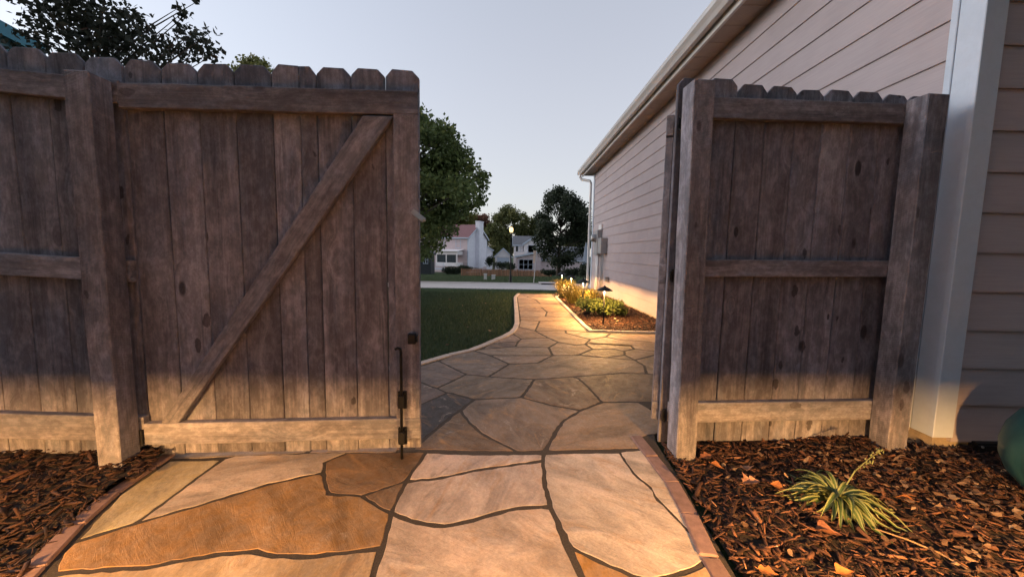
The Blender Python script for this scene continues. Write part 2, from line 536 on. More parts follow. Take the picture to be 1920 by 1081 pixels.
M['gleaf'] = leaf_mat('mid_green_leaves', [(0, (0.06, 0.075, 0.03)), (0.6, (0.13, 0.14, 0.05)), (1, (0.24, 0.22, 0.085))])
M['shrub'] = leaf_mat('bright_shrub_leaves', [(0, (0.05, 0.08, 0.025)), (0.6, (0.12, 0.16, 0.045)), (1, (0.22, 0.24, 0.08))])
M['ograss'] = leaf_mat('golden_ornamental_grass', [(0, (0.10, 0.11, 0.03)), (0.5, (0.22, 0.18, 0.05)), (1, (0.34, 0.26, 0.08))])
M['grass'] = leaf_mat('lawn_grass', [(0, (0.024, 0.048, 0.026)), (0.7, (0.046, 0.084, 0.042)), (1, (0.095, 0.12, 0.055))], 0.25)
M['chip'] = leaf_mat('bark_mulch', [(0, (0.018, 0.010, 0.008)), (0.5, (0.078, 0.036, 0.024)), (0.8, (0.16, 0.072, 0.042)), (1, (0.28, 0.15, 0.09))], 0.0, 0.85)
M['litter'] = leaf_mat('dry_leaf_litter', [(0, (0.07, 0.04, 0.025)), (0.5, (0.16, 0.095, 0.06)), (1, (0.34, 0.24, 0.16))], 0.15, 0.8)
M['spider_green'] = simple('striped_leaf_green', (0.06, 0.095, 0.025), 0.5, 0, 0.2, 30, 0)
M['spider_cream'] = simple('striped_leaf_cream', (0.19, 0.205, 0.085), 0.5, 0, 0.15, 30, 0)
def dleaf(name, col):
    t = NT(name)
    c = t.coords(True)
    n = t.noise(c, 40, 4)
    cc = t.mix(t.smooth(n, 0.35, 0.65), (col[0] * 0.65, col[1] * 0.6, col[2] * 0.6, 1), (*col, 1))
    t.bump(n, 0.001)
    return t.base(cc, 0.7)
M['leaf_orange'] = dleaf('orange_dry_leaf', (0.34, 0.13, 0.035))
M['leaf_pale'] = dleaf('pale_dry_leaf', (0.33, 0.18, 0.12))
M['leaf_brown'] = dleaf('brown_dry_leaf', (0.20, 0.08, 0.04))
def emit(name, col, strength):
    t = NT(name)
    t.base((0.8, 0.7, 0.5), 0.4)
    t.b.inputs['Emission Color'].default_value = (*col, 1)
    t.b.inputs['Emission Strength'].default_value = strength
    return t.m
M['bulb'] = emit('lit_path_lamp_glass', (1.0, 0.50, 0.15), 14600.0)
M['bulb_far'] = emit('lit_far_path_lamp_glass', (1.0, 0.51, 0.16), 3900.0)
M['globe'] = emit('lit_street_lamp_globe', (1.0, 0.66, 0.25), 0.9)

def ground_mat():
    t = NT('lawn_ground')
    c = t.coords(False, which='Object')
    n1 = t.noise(c, 0.35, 4, 0.6)
    n2 = t.noise(c, 14, 5, 0.7)
    n3 = t.noise(c, 90, 3, 0.7)
    f = t.math('ADD', t.math('MULTIPLY', n1, 0.4), t.math('ADD', t.math('MULTIPLY', n2, 0.35), t.math('MULTIPLY', n3, 0.25)))
    col = t.ramp(f, [(0.35, (0.016, 0.028, 0.012)), (0.5, (0.032, 0.052, 0.020)), (0.68, (0.07, 0.075, 0.03))])
    t.bump(t.math('ADD', n2, n3), 0.03, 0.8)
    return t.base(col, 0.9, 0, 0.2)
M['ground'] = ground_mat()

# ------------------------------------------------------------------ terrain, road
ys = [-60, -10, 0, 2, 4, 6, 8, 9.5, 12, 15, 18, 20, 22, 24, 27, 32, 38, 44, 50, 60, 75, 90, 115, 140, 300, 900]
xs_ = [-700, -200, -80, -30, -12, -5, -2, 0, 2, 5, 12, 30, 80, 200, 700]
V = np.array([(x, y, terrain(y)) for y in ys for x in xs_])
nx = len(xs_)
F = np.array([(j * nx + i, j * nx + i + 1, (j + 1) * nx + i + 1, (j + 1) * nx + i) for j in range(len(ys) - 1) for i in range(nx - 1)])
tag(link('ground', np_mesh('ground', V, F), M['ground']), kind='structure')
ry = [20.0, 22, 24, 26.6]
V = np.array([(x, y, terrain(y) + 0.012) for y in ry for x in (-150, -40, -20, -10, 0, 10, 20, 40, 150)])
F = np.array([(j * 9 + i, j * 9 + i + 1, (j + 1) * 9 + i + 1, (j + 1) * 9 + i) for j in range(3) for i in range(8)])
road = tag(link('road', np_mesh('road', V, F), M['concrete']), kind='structure')
for y0, nm in ((19.75, 'kerb'), (26.62, 'kerb')):
    b = MB()
    z = terrain(y0)
    b.prism([(y0, z - 0.15), (y0 + 0.24, z - 0.15), (y0 + 0.24, z + 0.05), (y0 + 0.2, z + 0.09), (y0 + 0.04, z + 0.09), (y0, z + 0.05)], 'x', -150, 150)
    b.build(nm, M['concrete'], road)

# ------------------------------------------------------------------ flagstone path
STONES = [  # outline in the photograph's ground plane, stone colour, half joint, lift
 ([(318,862),(419,860),(253.5,981),(138,1016),(223,927),(293,879)], (0.37,0.31,0.20), .007),
 ([(419,860),(444,853),(654,847),(608,866),(606,885),(502,907),(400,938.5),(253.5,981)], (0.50,0.41,0.34), .006),
 ([(253.5,981),(400,938.5),(502,907),(606,885),(615,925),(677.5,929),(733,960.5),(717,1025),(631,1036),(573,1042.5),(516,1040),(479,1031),(400,1039),(274,1062),(101,1074),(110,1039),(138,1016)], (0.29,0.175,0.085), .0065),
 ([(606,885),(608,866),(654,847),(799,846),(760,902),(677.5,929),(615,925)], (0.18,0.115,0.07), .006),
 ([(677.5,929),(760,902),(733,960.5)], (0.19,0.125,0.08), .005),
 ([(101,1074),(274,1062),(400,1039),(479,1031),(516,1040),(573,1042.5),(631,1036),(717,1025),(704,1062),(680,1150),(560,1210),(40,1190)], (0.42,0.31,0.20), .009),
 ([(760,902),(799,847),(886.5,851),(1020,850),(1019,863),(898,879.5),(829,894.6)], (0.43,0.35,0.31), .007),
 ([(760,902),(829,894.6),(898,879.5),(1019,863),(1022,912),(1034,949),(967.5,951),(921,963),(886.5,974),(833,985),(782,978),(733,960.5)], (0.44,0.36,0.32), .0075),
 ([(733,960.5),(782,978),(833,985),(886.5,974),(921,963),(967.5,951),(1034,949),(1040,966),(1060,1016),(1090,1076),(1150,1190),(900,1230),(560,1210),(680,1150),(704,1062),(717,1025)], (0.45,0.36,0.30), .009),
 ([(1020,850),(1163,847),(1182,877),(1198,896),(1221,912),(1235,937),(1270,970),(1290.5,993),(1344,1042),(1293,1069),(1220,1088),(1186,1079),(1124,1051),(1071,1026),(1048,979),(1040,966),(1034,949),(1022,912),(1019,863)], (0.46,0.39,0.335), .0065),
 ([(1163,847),(1219,842),(1242,866),(1274,907),(1309,967),(1348,1046),(1344,1042),(1290.5,993),(1270,970),(1235,937),(1221,912),(1198,896),(1182,877)], (0.46,0.385,0.32), .002),
 ([(1071,1026),(1124,1051),(1186,1079),(1220,1088),(1240,1200),(1150,1190),(1090,1076)], (0.40,0.23,0.09), .007),
 ([(1220,1088),(1293,1069),(1344,1044),(1372,1081),(1440,1190),(1240,1200)], (0.40,0.27,0.15), .007),
 # beyond the gate
 ([(1022,845),(1055.5,789),(1089,769),(1129,753.4),(1198,753.4),(1216,764),(1240,778),(1240,812),(1202.5,819),(1219,841)], (0.31,0.24,0.185), .008),
 ([(863,769),(889.6,748.5),(978,744.4),(1032,759),(1089,769),(1055.5,789),(1040,811),(1022,845),(968.7,846),(907.6,815),(880,791.6)], (0.26,0.21,0.175), .008),
 ([(863,769),(880,791.6),(907.6,815),(968.7,846),(800,844),(770,843),(791,827),(846.6,780.5)], (0.21,0.155,0.11), .008),
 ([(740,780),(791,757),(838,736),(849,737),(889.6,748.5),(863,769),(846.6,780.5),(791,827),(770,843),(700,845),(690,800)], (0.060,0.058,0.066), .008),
 ([(740,700),(790,716.6),(819,727.7),(838,736),(791,757),(740,780),(660,790),(660,720)], (0.19,0.155,0.15), .007),
 ([(740,700),(790,685),(822,676),(874,701.6),(819,727.7),(790,716.6)], (0.20,0.165,0.155), .008),
 ([(822,676),(848,665.5),(888,657),(919,666),(955,682),(916,705.7),(874,701.6)], (0.22,0.185,0.165), .009),
 ([(874,701.6),(916,705.7),(1002,711),(978,744.4),(889.6,748.5),(849,737),(838,736),(819,727.7)], (0.23,0.19,0.155), .009),
 ([(1002,711),(1073.5,706),(1083,708.5),(1097,719.6),(1129,753.4),(1089,769),(1032,759),(978,744.4)], (0.215,0.165,0.125), .009),
 ([(1073.5,706),(1164,699.5),(1212,700),(1250,705),(1262,752),(1198,753.4),(1129,753.4),(1097,719.6),(1083,708.5)], (0.22,0.17,0.13), .008),
 ([(916,705.7),(955,682),(1009,680),(1025,671),(1036,666),(1083,665.5),(1137,670),(1190,674.5),(1208,685),(1212,700),(1164,699.5),(1073.5,706),(1002,711)], (0.25,0.20,0.16), .009),
 ([(919,666),(1036,666),(1025,671),(1009,680),(955,682)], (0.27,0.21,0.165), .01),
 ([(888,657),(905,654),(966,649.5),(1029,651),(1036,666),(919,666)], (0.26,0.21,0.165), .01),
 ([(905,654),(920,643),(971.5,640),(966,649.5)], (0.15,0.115,0.10), .008),
 ([(966,649.5),(971.5,640),(977,635),(1028,633),(1046,641),(1029,651)], (0.29,0.225,0.17), .01),
 ([(920,643),(962,626),(977,635),(971.5,640)], (0.30,0.235,0.20), .009),
 ([(962,626),(972,612),(1003,620),(1028,633),(977,635)], (0.30,0.22,0.15), .01),
 ([(1029,651),(1046,641),(1080.5,647),(1097,645),(1111,654),(1083,665.5),(1036,666)], (0.25,0.185,0.14), .01),
 ([(1046,641),(1028,633),(1003,620),(1060,619),(1061,624),(1107,636),(1097,645),(1080.5,647)], (0.31,0.23,0.16), .011),
 ([(1060,619),(1107,623),(1144,625),(1136,631),(1107,636),(1061,624)], (0.38,0.29,0.20), .011),
 ([(1136,631),(1144,625),(1260,627),(1260,645),(1212,640),(1157,636)], (0.36,0.28,0.20), .011),
 ([(1097,645),(1107,636),(1136,631),(1157,636),(1212,640),(1260,645),(1260,662),(1189,654),(1182,647),(1105,643)], (0.29,0.22,0.16), .011),
 ([(1097,645),(1105,643),(1182,647),(1189,654),(1170,658),(1151,654),(1111,654)], (0.27,0.20,0.145), .01),
 ([(1111,654),(1151,654),(1170,658),(1172,665.5),(1137,670),(1083,665.5)], (0.17,0.13,0.10), .01),
 ([(1170,658),(1189,654),(1260,662),(1232,664),(1190,674.5),(1172,665.5)], (0.25,0.19,0.145), .01),
 ([(1137,670),(1172,665.5),(1190,674.5)], (0.18,0.14,0.11), .007),
 ([(1190,674.5),(1232,664),(1260,662),(1260,705),(1212,700),(1208,685)], (0.22,0.175,0.13), .01),
]
def area2(P): return sum(P[i][0] * P[(i + 1) % len(P)][1] - P[(i + 1) % len(P)][0] * P[i][1] for i in range(len(P)))
def inset(P, d):
    n = len(P); out = []
    for i in range(n):
        a, b, c = P[i - 1], P[i], P[(i + 1) % n]
        e1 = np.array(b) - a; e2 = np.array(c) - b
        e1 = e1 / (np.linalg.norm(e1) + 1e-9); e2 = e2 / (np.linalg.norm(e2) + 1e-9)
        n1 = np.array([-e1[1], e1[0]]); n2 = np.array([-e2[1], e2[0]])
        m = n1 + n2; L = np.linalg.norm(m)
        if L < 0.2: m = n1
        else: m = m / L
        k = d / max(0.55, float(m @ n1))
        out.append(np.array(b) + m * k)
    return out
path_root = empty('path', (0, 0, 0), kind='structure')
def make_stone(P, col, hj, step=0.028, jit=0.0038):
    P = [np.array(p[:2], float) for p in P]
    if area2(P) < 0: P = P[::-1]
    Q = inset(P, hj * 1.25 if hj > .003 else hj)
    # round and roughen the outline
    R = []
    n = len(Q)
    for i in range(n):
        a, b = Q[i], Q[(i + 1) % n]
        L = np.linalg.norm(b - a)
        k = max(1, int(L / step))
        for j in range(k):
            R.append(a + (b - a) * j / k)
    S = []
    for i in range(len(R)):
        S.append(R[i] * 0.8 + (R[i - 1] + R[(i + 1) % len(R)]) * 0.1)
    nrm = inset(S, 1e-3)
    S = [p + (q - p) / (np.linalg.norm(q - p) + 1e-9) * random.uniform(-jit, jit) for p, q in zip(S, nrm)]
    T = inset(S, 0.0022)
    c = sum(S) / len(S)
    z = random.uniform(0.0, 0.0012)
    n = len(S)
    bm = bmesh.new()
    lo = [bm.verts.new((p[0] - c[0], p[1] - c[1], -0.035)) for p in S]
    md = [bm.verts.new((p[0] - c[0], p[1] - c[1], z - 0.0016)) for p in S]
    hi = [bm.verts.new((p[0] - c[0], p[1] - c[1], z)) for p in T]
    for i in range(n):
        j = (i + 1) % n
        bm.faces.new((lo[i], lo[j], md[j], md[i]))
        bm.faces.new((md[i], md[j], hi[j], hi[i]))
    f = bm.faces.new(hi)
    bmesh.ops.triangulate(bm, faces=[f])
    me = bpy.data.meshes.new('flagstone')
    bm.to_mesh(me); bm.free()
    o = link('flagstone', me, M['stone'], path_root, (c[0], c[1], 0))
    v = random.uniform(0.95, 1.05)
    o.color = (col[0] * v, col[1] * v, col[2] * v, 1)
    return o
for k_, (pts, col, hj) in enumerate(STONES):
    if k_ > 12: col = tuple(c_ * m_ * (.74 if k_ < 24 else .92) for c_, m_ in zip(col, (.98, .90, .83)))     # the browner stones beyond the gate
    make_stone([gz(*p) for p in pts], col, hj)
# the far run of the path between lawn edging and bed
def left_edge(y):
    return float(np.interp(y, [4.6, 5.0, 5.3, 6.7, 8.7, 9.4], [0.06, 0.115, 0.13, 0.125, 0.115, 0.2]))
rows = [5.06, 5.6, 6.0, 6.55, 7.0, 7.6, 8.2, 8.8, 9.4]
prev = None
for i in range(len(rows) - 1):
    ya, yb = rows[i], rows[i + 1]
    if i == 0:
        ya_pts = [gz(972, 612), gz(1003, 620), gz(1060, 619), gz(1104, 622)]
    ta, tb = random.uniform(-.08, .08), random.uniform(-.08, .08)
    xl0, xl1, xr = left_edge(ya), left_edge(yb), 1.0
    xm0, xm1 = random.uniform(.35, .7), random.uniform(.3, .75)
    if i % 3 == 1: xm0 = None
    base_l = (xl0, ya); base_r = (xr, ya)
    yb_l, yb_r = yb + (ta if i < len(rows) - 2 else 0), yb + (tb if i < len(rows) - 2 else 0)
    lo = prev if prev is not None else [tuple(ya_pts[0][:2]), tuple(ya_pts[1][:2]), tuple(ya_pts[2][:2]), (1.0, float(ya_pts[3][1]))]
    up = [(xl1, yb_l), (xr, yb_r)]
    cols = [(0.33, 0.245, 0.165), (0.29, 0.205, 0.135), (0.35, 0.265, 0.19), (0.27, 0.19, 0.13)]
    mu = (xm1, yb_l + (yb_r - yb_l) * (xm1 - xl1) / (xr - xl1) + random.uniform(-.04, .04))
    if len(lo) == 4:
        mid_lo = lo[1]
        make_stone([lo[0], lo[1], mu, up[0]], cols[i % 4], 0.011)
        make_stone([lo[1], lo[2], lo[3], up[1], mu], cols[(i + 1) % 4], 0.011)
    elif xm0 is None:
        make_stone([lo[0], lo[1], lo[2], up[1], mu, up[0]], cols[i % 4], 0.011)
    else:
        make_stone([lo[0], lo[1], mu, up[0]], cols[i % 4], 0.011)
        make_stone([lo[1], lo[2], up[1], mu], cols[(i + 2) % 4], 0.011)
    prev = [up[0], mu, up[1]]
# stones hidden from the lens by the gate and behind the camera, in the same crazy paving
for P, c in [([(-1.62,1.70),(-1.0,1.78),(-0.98,2.35),(-1.75,2.3)], (0.25,0.2,0.16)), ([(-1.0,1.78),(-0.55,1.80),(-0.62,2.25),(-0.98,2.35)], (0.22,0.17,0.14)),
             ([(-1.75,2.3),(-0.98,2.35),(-0.62,2.25),(-0.75,2.75),(-1.6,2.9)], (0.24,0.19,0.16)),
             ([(-1.42,0.86),(-0.52,0.86),(-0.45,0.3),(-1.3,0.3)], (0.40,0.28,0.17)), ([(-0.52,0.86),(-.07,.83),(0.28,0.88),(0.3,0.3),(-0.45,0.3)], (0.47,0.36,0.28)),
             ([(0.28,0.88),(0.68,0.9),(0.68,0.3),(0.3,0.3)], (0.42,0.3,0.2)), ([(-1.3,0.3),(-0.3,0.3),(-0.35,-0.5),(-1.25,-0.5)], (0.45,0.33,0.23)), ([(-0.3,0.3),(0.68,0.3),(0.68,-0.5),(-0.35,-0.5)], (0.48,0.37,0.28))]:
    make_stone(P, c, 0.009)
# sand bed that fills the joints
poly = [(-1.66, 1.74), (-1.60, 1.47), (-1.54, 1.26), (-1.46, 1.08), (-1.3, 0.6), (-1.27, -0.55), (0.72, -0.55), (0.72, 1.1), (0.745, 1.38), (0.77, 1.6), (0.79, 1.95),
        (0.9, 2.4), (2.15, 3.2), (2.15, 4.85), (1.03, 4.93), (1.01, 8.75), (1.2, 9.45), (0.2, 9.45), (0.09, 8.7), (0.10, 6.7), (0.10, 5.28), (0.05, 4.74), (-0.2, 4.17), (-0.36, 3.87), (-0.55, 3.67), (-0.8, 3.34), (-1.5, 2.95), (-1.8, 2.4)]
b = MB()
b.prism(poly, 'z', -0.06, -0.0012)
b.build('joint_sand', M['joint'], path_root)

def brick_run(line, width, step, mat, name='edging_brick', side=1, z1=0.010, gap=0.004):
    """pavers laid end to end along a ground polyline; the line is their inner edge"""
    L = [np.array(p[:2], float) for p in line]
    pts = [L[0]]
    for a, c in zip(L[:-1], L[1:]):
        d = np.linalg.norm(c - a); k = max(1, round(d / step))
        for j in range(1, k + 1): pts.append(a + (c - a) * j / k)
    for i, (a, c) in enumerate(zip(pts[:-1], pts[1:])):
        t = (c - a); ln = np.linalg.norm(t); t /= ln
        nn = np.array([-t[1], t[0]]) * side
        h = ln / 2 - gap / 2
        w = width * random.uniform(0.97, 1.03)
        b = MB()
        b.box(-h, h, min(0, side * w), max(0, side * w), -0.06, z1 + random.uniform(-.003, .003))
        m = (a + c) / 2
        b.build(name, mat, path_root, (m[0], m[1], 0), (0, 0, math.atan2(t[1], t[0]) + random.uniform(-.008, .008)), bevel=0.004)
brick_run([gz(1202.5, 819), gz(1274, 906), gz(1309, 967), gz(1348, 1047), (0.70, 0.95), (0.69, 0.4), (0.69, -0.4)], 0.062, 0.21, M['brick'], side=-1)
brick_run([gz(330, 852), gz(295, 875), gz(226, 923.5), gz(159, 984), gz(87, 1062), (-1.33, 0.85), (-1.27, 0.45), (-1.25, -0.4)], 0.055, 0.21, M['brick'], side=-1)
edge = [(-1.45, 2.88), gz(790, 684), gz(848, 666.5), gz(888, 657.5), gz(920, 644.5), gz(950, 632), gz(964, 624), gz(971, 616), gz(974, 606), gz(973, 592), gz(971.5, 578), gz(970, 567), gz(969, 557), (0.2, 9.35)]
brick_run(edge, 0.07, 0.20, M['paver'], side=1, z1=0.012)
brick_run([gz(1105, 621.5), (1.0, 5.4), (1.0, 8.8), (1.25, 9.5)], 0.06, 0.20, M['paver'], side=-1, z1=0.014)
brick_run([(1.07, 4.90), (2.2, 4.86)], 0.055, 0.20, M['paver'], side=1, z1=0.012)

# ------------------------------------------------------------------ planting beds with bark mulch
def mulch_bed(name, label, x0, x1, y0, y1, nchip, inside, zfun, size=(0.008, 0.085), dim_tone=1.0):
    nxg, nyg = int((x1 - x0) / 0.05) + 2, int((y1 - y0) / 0.05) + 2
    gx = np.linspace(x0, x1, nxg); gyv = np.linspace(y0, y1, nyg)
    V = []; keep = np.zeros((nyg, nxg), bool)
    for j in range(nyg):
        for i in range(nxg):
            V.append((gx[i], gyv[j], zfun(gx[i], gyv[j]) - 0.012 + rng.uniform(-.006, .006)))
            keep[j, i] = inside(gx[i], gyv[j])
    F = [(j * nxg + i, j * nxg + i + 1, (j + 1) * nxg + i + 1, (j + 1) * nxg + i) for j in range(nyg - 1) for i in range(nxg - 1)
         if keep[j, i] and keep[j + 1, i] and keep[j, i + 1] and keep[j + 1, i + 1]]
    tag(link('soil', np_mesh('soil', np.array(V), np.array(F)), M['soil']), kind='structure')
    C = []
    while len(C) < nchip:
        p = (rng.uniform(x0, x1), rng.uniform(y0, y1))
        if inside(*p): C.append((p[0], p[1], zfun(*p) - 0.010 + rng.uniform(0, 0.016)))
    C = np.array(C)
    n = nchip
    yaw = rng.uniform(0, 2 * math.pi, n); pit = rng.normal(0, 0.28, n); rol = rng.normal(0, 0.5, n)
    L = size[0] + (size[1] - size[0]) * rng.beta(0.8, 2.2, n); W = L * rng.uniform(0.14, 0.42, n); T = L * rng.uniform(.05, .12, n)
    ex = np.stack([np.cos(yaw) * np.cos(pit), np.sin(yaw) * np.cos(pit), np.sin(pit)], 1)
    ey0 = np.stack([-np.sin(yaw), np.cos(yaw), np.zeros(n)], 1)
    ez0 = np.cross(ex, ey0)
    ey = ey0 * np.cos(rol)[:, None] + ez0 * np.sin(rol)[:, None]
    ez = np.cross(ex, ey)
    vs = []
    for sx, sy, sz in [(-1, -.6, -1), (1, -.3, -1), (1, .4, -1), (-1, .8, -1), (-.9, -.5, 1), (.85, -.3, 1), (.95, .3, 1), (-.9, .7, 1)]:
        k = rng.uniform(.75, 1.25, n)
        vs.append(C + ex * (L / 2 * sx * k)[:, None] + ey * (W / 2 * sy * k)[:, None] + ez * (T / 2 * sz)[:, None])
    V = np.stack(vs, 1).reshape(-1, 3)
    base = (np.arange(n) * 8)[:, None, None]
    q = np.array([(0, 3, 2, 1), (4, 5, 6, 7), (0, 1, 5, 4), (1, 2, 6, 5), (2, 3, 7, 6), (3, 0, 4, 7)])
    F = (base + q[None]).reshape(-1, 4)
    tone = np.repeat(rng.beta(1.5, 2.6, n) * dim_tone, 8)
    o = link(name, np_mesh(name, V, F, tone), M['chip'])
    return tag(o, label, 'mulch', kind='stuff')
def left_bed_edge(y): return float(np.interp(y, [-.5, .45, .85, 1.08, 1.25, 1.47, 1.65, 2], [-1.30, -1.325, -1.40, -1.5, -1.58, -1.645, -1.70, -1.78]))
def right_bed_edge(y): return float(np.interp(y, [-.5, 1.0, 1.17, 1.39, 1.6, 1.88, 2.2], [0.752, 0.76, 0.772, 0.80, 0.83, 0.85, 0.95]))
def zl(x, y): return 0.012 + 0.035 * max(0, min(1, (y - 1.2) / 0.5)) + 0.012 * math.sin(x * 9 + 1) * math.sin(y * 7)
def zr(x, y): return 0.011 + 0.015 * max(0, min(1, (x - 0.9) / 0.8)) + 0.01 * math.sin(x * 8) * math.sin(y * 9 + 2)
def zf(x, y): return 0.0 + 0.03 * max(0, min(1, (x - 1.1) / 0.9)) + 0.012 * math.sin(x * 7) * math.sin(y * 5)
mulch_bed('mulch', 'dark bark mulch in the bed left of the path', -3.6, -1.28, -0.3, 1.86, 17000, lambda x, y: x < left_bed_edge(y) + (0.03 if y < 1.5 else 0.10) and y < 1.86 + (x + 1.7) * .08, zl, dim_tone=0.55)  # chip tone lowered so this bed reads as dimly lit
mulch_bed('mulch', 'red brown bark mulch around the striped plant', 0.75, 2.62, -0.3, 2.06, 19000, lambda x, y: x > right_bed_edge(y) - 0.05 and (y < 1.92 or x < 2.22), zr)
mulch_bed('mulch', 'lamp lit orange bark mulch in the bed along the house', 1.06, 2.25, 4.93, 9.6, 14000, lambda x, y: True, zf, (0.02, 0.06))

# ------------------------------------------------------------------ lawn grass
def blades(cx, cy, cz, h, w, lean):
    n = len(cx)
    yaw = rng.uniform(0, 2 * math.pi, n); ly = rng.uniform(0, 2 * math.pi, n)
    ax = np.stack([np.cos(yaw), np.sin(yaw), np.zeros(n)], 1) * (w / 2)[:, None]
    base = np.stack([cx, cy, cz], 1)
    ld = np.stack([np.cos(ly), np.sin(ly), np.zeros(n)], 1) * (h * lean)[:, None]
    mid = base + ld * 0.35 + np.array([0, 0, 1.0]) * (h * 0.6)[:, None]
    tip = base + ld + np.array([0, 0, 1.0]) * h[:, None]
    V = np.stack([base - ax, base + ax, mid + ax * 0.8, mid - ax * 0.8, tip], 1).reshape(-1, 3)
    k = np.arange(n) * 5
    F3 = np.concatenate([np.stack([k, k + 1, k + 2], 1), np.stack([k, k + 2, k + 3], 1), np.stack([k + 3, k + 2, k + 4], 1)])
    return V, F3
def edge_x(y): return np.interp(y, [2.3, 2.88, 3.33, 3.65, 3.85, 4.17, 4.74, 5.0, 5.3, 8.7, 9.35], [-1.9, -1.55, -0.88, -0.65, -0.46, -0.30, -0.05, 0.01, 0.03, 0.02, 0.12])
n = 190000
cx = rng.uniform(-6.5, 1.0, n); cy = 2.3 + 8.4 * rng.uniform(0, 1, n) ** 1.15
ok = (cx < edge_x(cy)) | (cy > 9.62)
cx, cy = cx[ok], cy[ok]
cz = np.array([terrain(y) for y in cy])
n = len(cx)
hh = rng.uniform(0.03, 0.062, n); ww = rng.uniform(0.003, 0.0055, n)
V, F = blades(cx, cy, cz, hh, ww, rng.uniform(0.2, 0.9, n))
tone = np.repeat(np.clip(rng.normal(0.42, 0.2, n) + 0.12 * np.sin(cx * 3) * np.sin(cy * 2), 0, 1), 5)
tag(link('grass', np_mesh('grass', V, F, tone), M['grass']), 'short dark green lawn grass left of the path', 'grass', kind='stuff')
n = 60000
cy = 10.7 + 9.0 * rng.uniform(0, 1, n); cx = rng.uniform(-9, 6, n)
cz = np.array([terrain(y) for y in cy])
V, F = blades(cx, cy, cz, rng.uniform(.04, .08, n), rng.uniform(.006, .012, n), rng.uniform(.2, .9, n))
tone = np.repeat(np.clip(rng.normal(0.45, 0.2, n), 0, 1), 5)
tag(link('grass', np_mesh('grass', V, F, tone), M['grass']), 'lawn grass sloping down to the pale road', 'grass', kind='stuff')
n = 60000
cy = 27 + 25 * rng.uniform(0, 1, n) ** 1.4; cx = rng.uniform(-16, 12, n)
cz = np.array([terrain(y) for y in cy])
V, F = blades(cx, cy, cz, rng.uniform(.06, .14, n), rng.uniform(.015, .03, n), rng.uniform(.2, .9, n))
tone = np.repeat(np.clip(rng.normal(0.85, 0.15, n), 0, 1), 5)
tag(link('grass', np_mesh('grass', V, F, tone), M['grass']), 'verge grass beyond the pale road', 'grass', kind='stuff')

# ------------------------------------------------------------------ the house on the right
WX, WY = 2.245, 1.935          # side wall plane, camera-side wall plane
HY1 = 10.75                    # far corner
house = empty('house', (WX, WY, 0), label='taupe lap sided house with white corner board right of the fence', cat='house')
def hl(x, y, z=0): return (x - WX, y - WY, z)
b = MB()
b.box(0.02, 5.0, 0.02, HY1 - WY - 0.02, -0.05, 3.26)
wall = b.build('wall', M['foundation'], house)
b = MB(); b.box(0, 5.0, 0.0, HY1 - WY, -0.1, 0.09)
b.build('foundation', M['foundation'], house)
EXP = 0.198
def lap_mesh(L, axis):
    b = MB()
    t0, t1 = 0.006, 0.018
    prof = [(0.02, 0), (-t1, 0), (-t1 - 0.001, 0.012), (-t0, EXP + 0.02), (0.02, EXP + 0.02)]
    if axis == 'y':     # board on the side wall, facing -x, runs along y
        b.add([(p[0], t, p[1]) for t in (0, L) for p in prof], [(0, 1, 2, 3, 4), (9, 8, 7, 6, 5)] + [(i, i + 5, (i + 1) % 5 + 5, (i + 1) % 5) for i in range(5)])
    else:               # facing -y, runs along x
        b.add([(t, p[0], p[1]) for t in (0, L) for p in prof], [(0, 1, 2, 3, 4), (9, 8, 7, 6, 5)] + [(i, i + 5, (i + 1) % 5 + 5, (i + 1) % 5) for i in range(5)])
    return b.mesh('siding_board')
cuts = {0: [3.1, 6.7], 1: [2.4, 5.9], 2: [4.4, 7.4], 3: [1.9, 5.2]}
k = 0
z = 0.252 - EXP
while z < 3.2:
    ys_ = [0.115] + cuts[k % 4] + [HY1 - WY - 0.10]
    if abs(z - 0.844) < 0.05: ys_ = [0.115, 2.9, 4.35, HY1 - WY - 0.10]
    for a, c in zip(ys_[:-1], ys_[1:]):
        link('siding_board', lap_mesh(c - a - 0.003, 'y'), M['siding'], wall, (0, a, z))
    link('siding_board', lap_mesh(4.7, 'x'), M['siding'], wall, (0.075, 0, z))
    z += EXP; k += 1
b = MB()   # corner board: two boards with a reveal line
b.box(-0.042, -0.008, -0.036, 0.075, 0.085, 3.25)
b.box(-0.044, 0.062, -0.040, -0.008, 0.085, 3.25)
b.box(-0.044, -0.030, 0.078, 0.112, 0.085, 3.25)
b.build('corner_board', M['trim'], house, bevel=0.003)
b = MB()
b.box(-0.03, 0.06, HY1 - WY - 0.095, HY1 - WY + 0.03, 0.06, 3.25)
b.build('corner_board', M['trim'], house, bevel=0.003)
# eave: soffit panels, fascia, gutter, roof, downspout
EY0, EY1 = 0.9 - WY, 11.15 - WY
yy = EY0
while yy < EY1 - 0.05:
    L = min(0.30, EY1 - yy)
    b = MB(); b.box(1.985 - WX, 0.04, 0.004, L - 0.004, 0, 0.016 + random.uniform(0, .002))
    b.build('soffit_panel', M['soffit'], house, (0, yy, 3.235), bevel=0.003)
    yy += 0.30
b = MB(); b.box(1.985 - WX, 0.05, EY0, EY1, 3.256, 3.272)
b.build('soffit_backing', M['soffit'], house)
b = MB(); b.box(1.955 - WX, 1.985 - WX, EY0, EY1, 3.21, 3.39)
b.build('fascia', M['gutter'], house, bevel=0.003)
b = MB()
gp = [(0, 0.0), (-0.015, -0.11), (-0.075, -0.12), (-0.095, -0.085), (-0.125, -0.05), (-0.13, -0.004), (-0.122, 0.004), (-0.118, -0.006), (-0.112, -0.045), (-0.085, -0.075), (-0.07, -0.108), (-0.02, -0.10), (-0.006, 0)]
b.prism([(p[0] + 1.953 - WX, p[1] + 3.385) for p in gp], 'y', EY0, EY1 + 0.02)
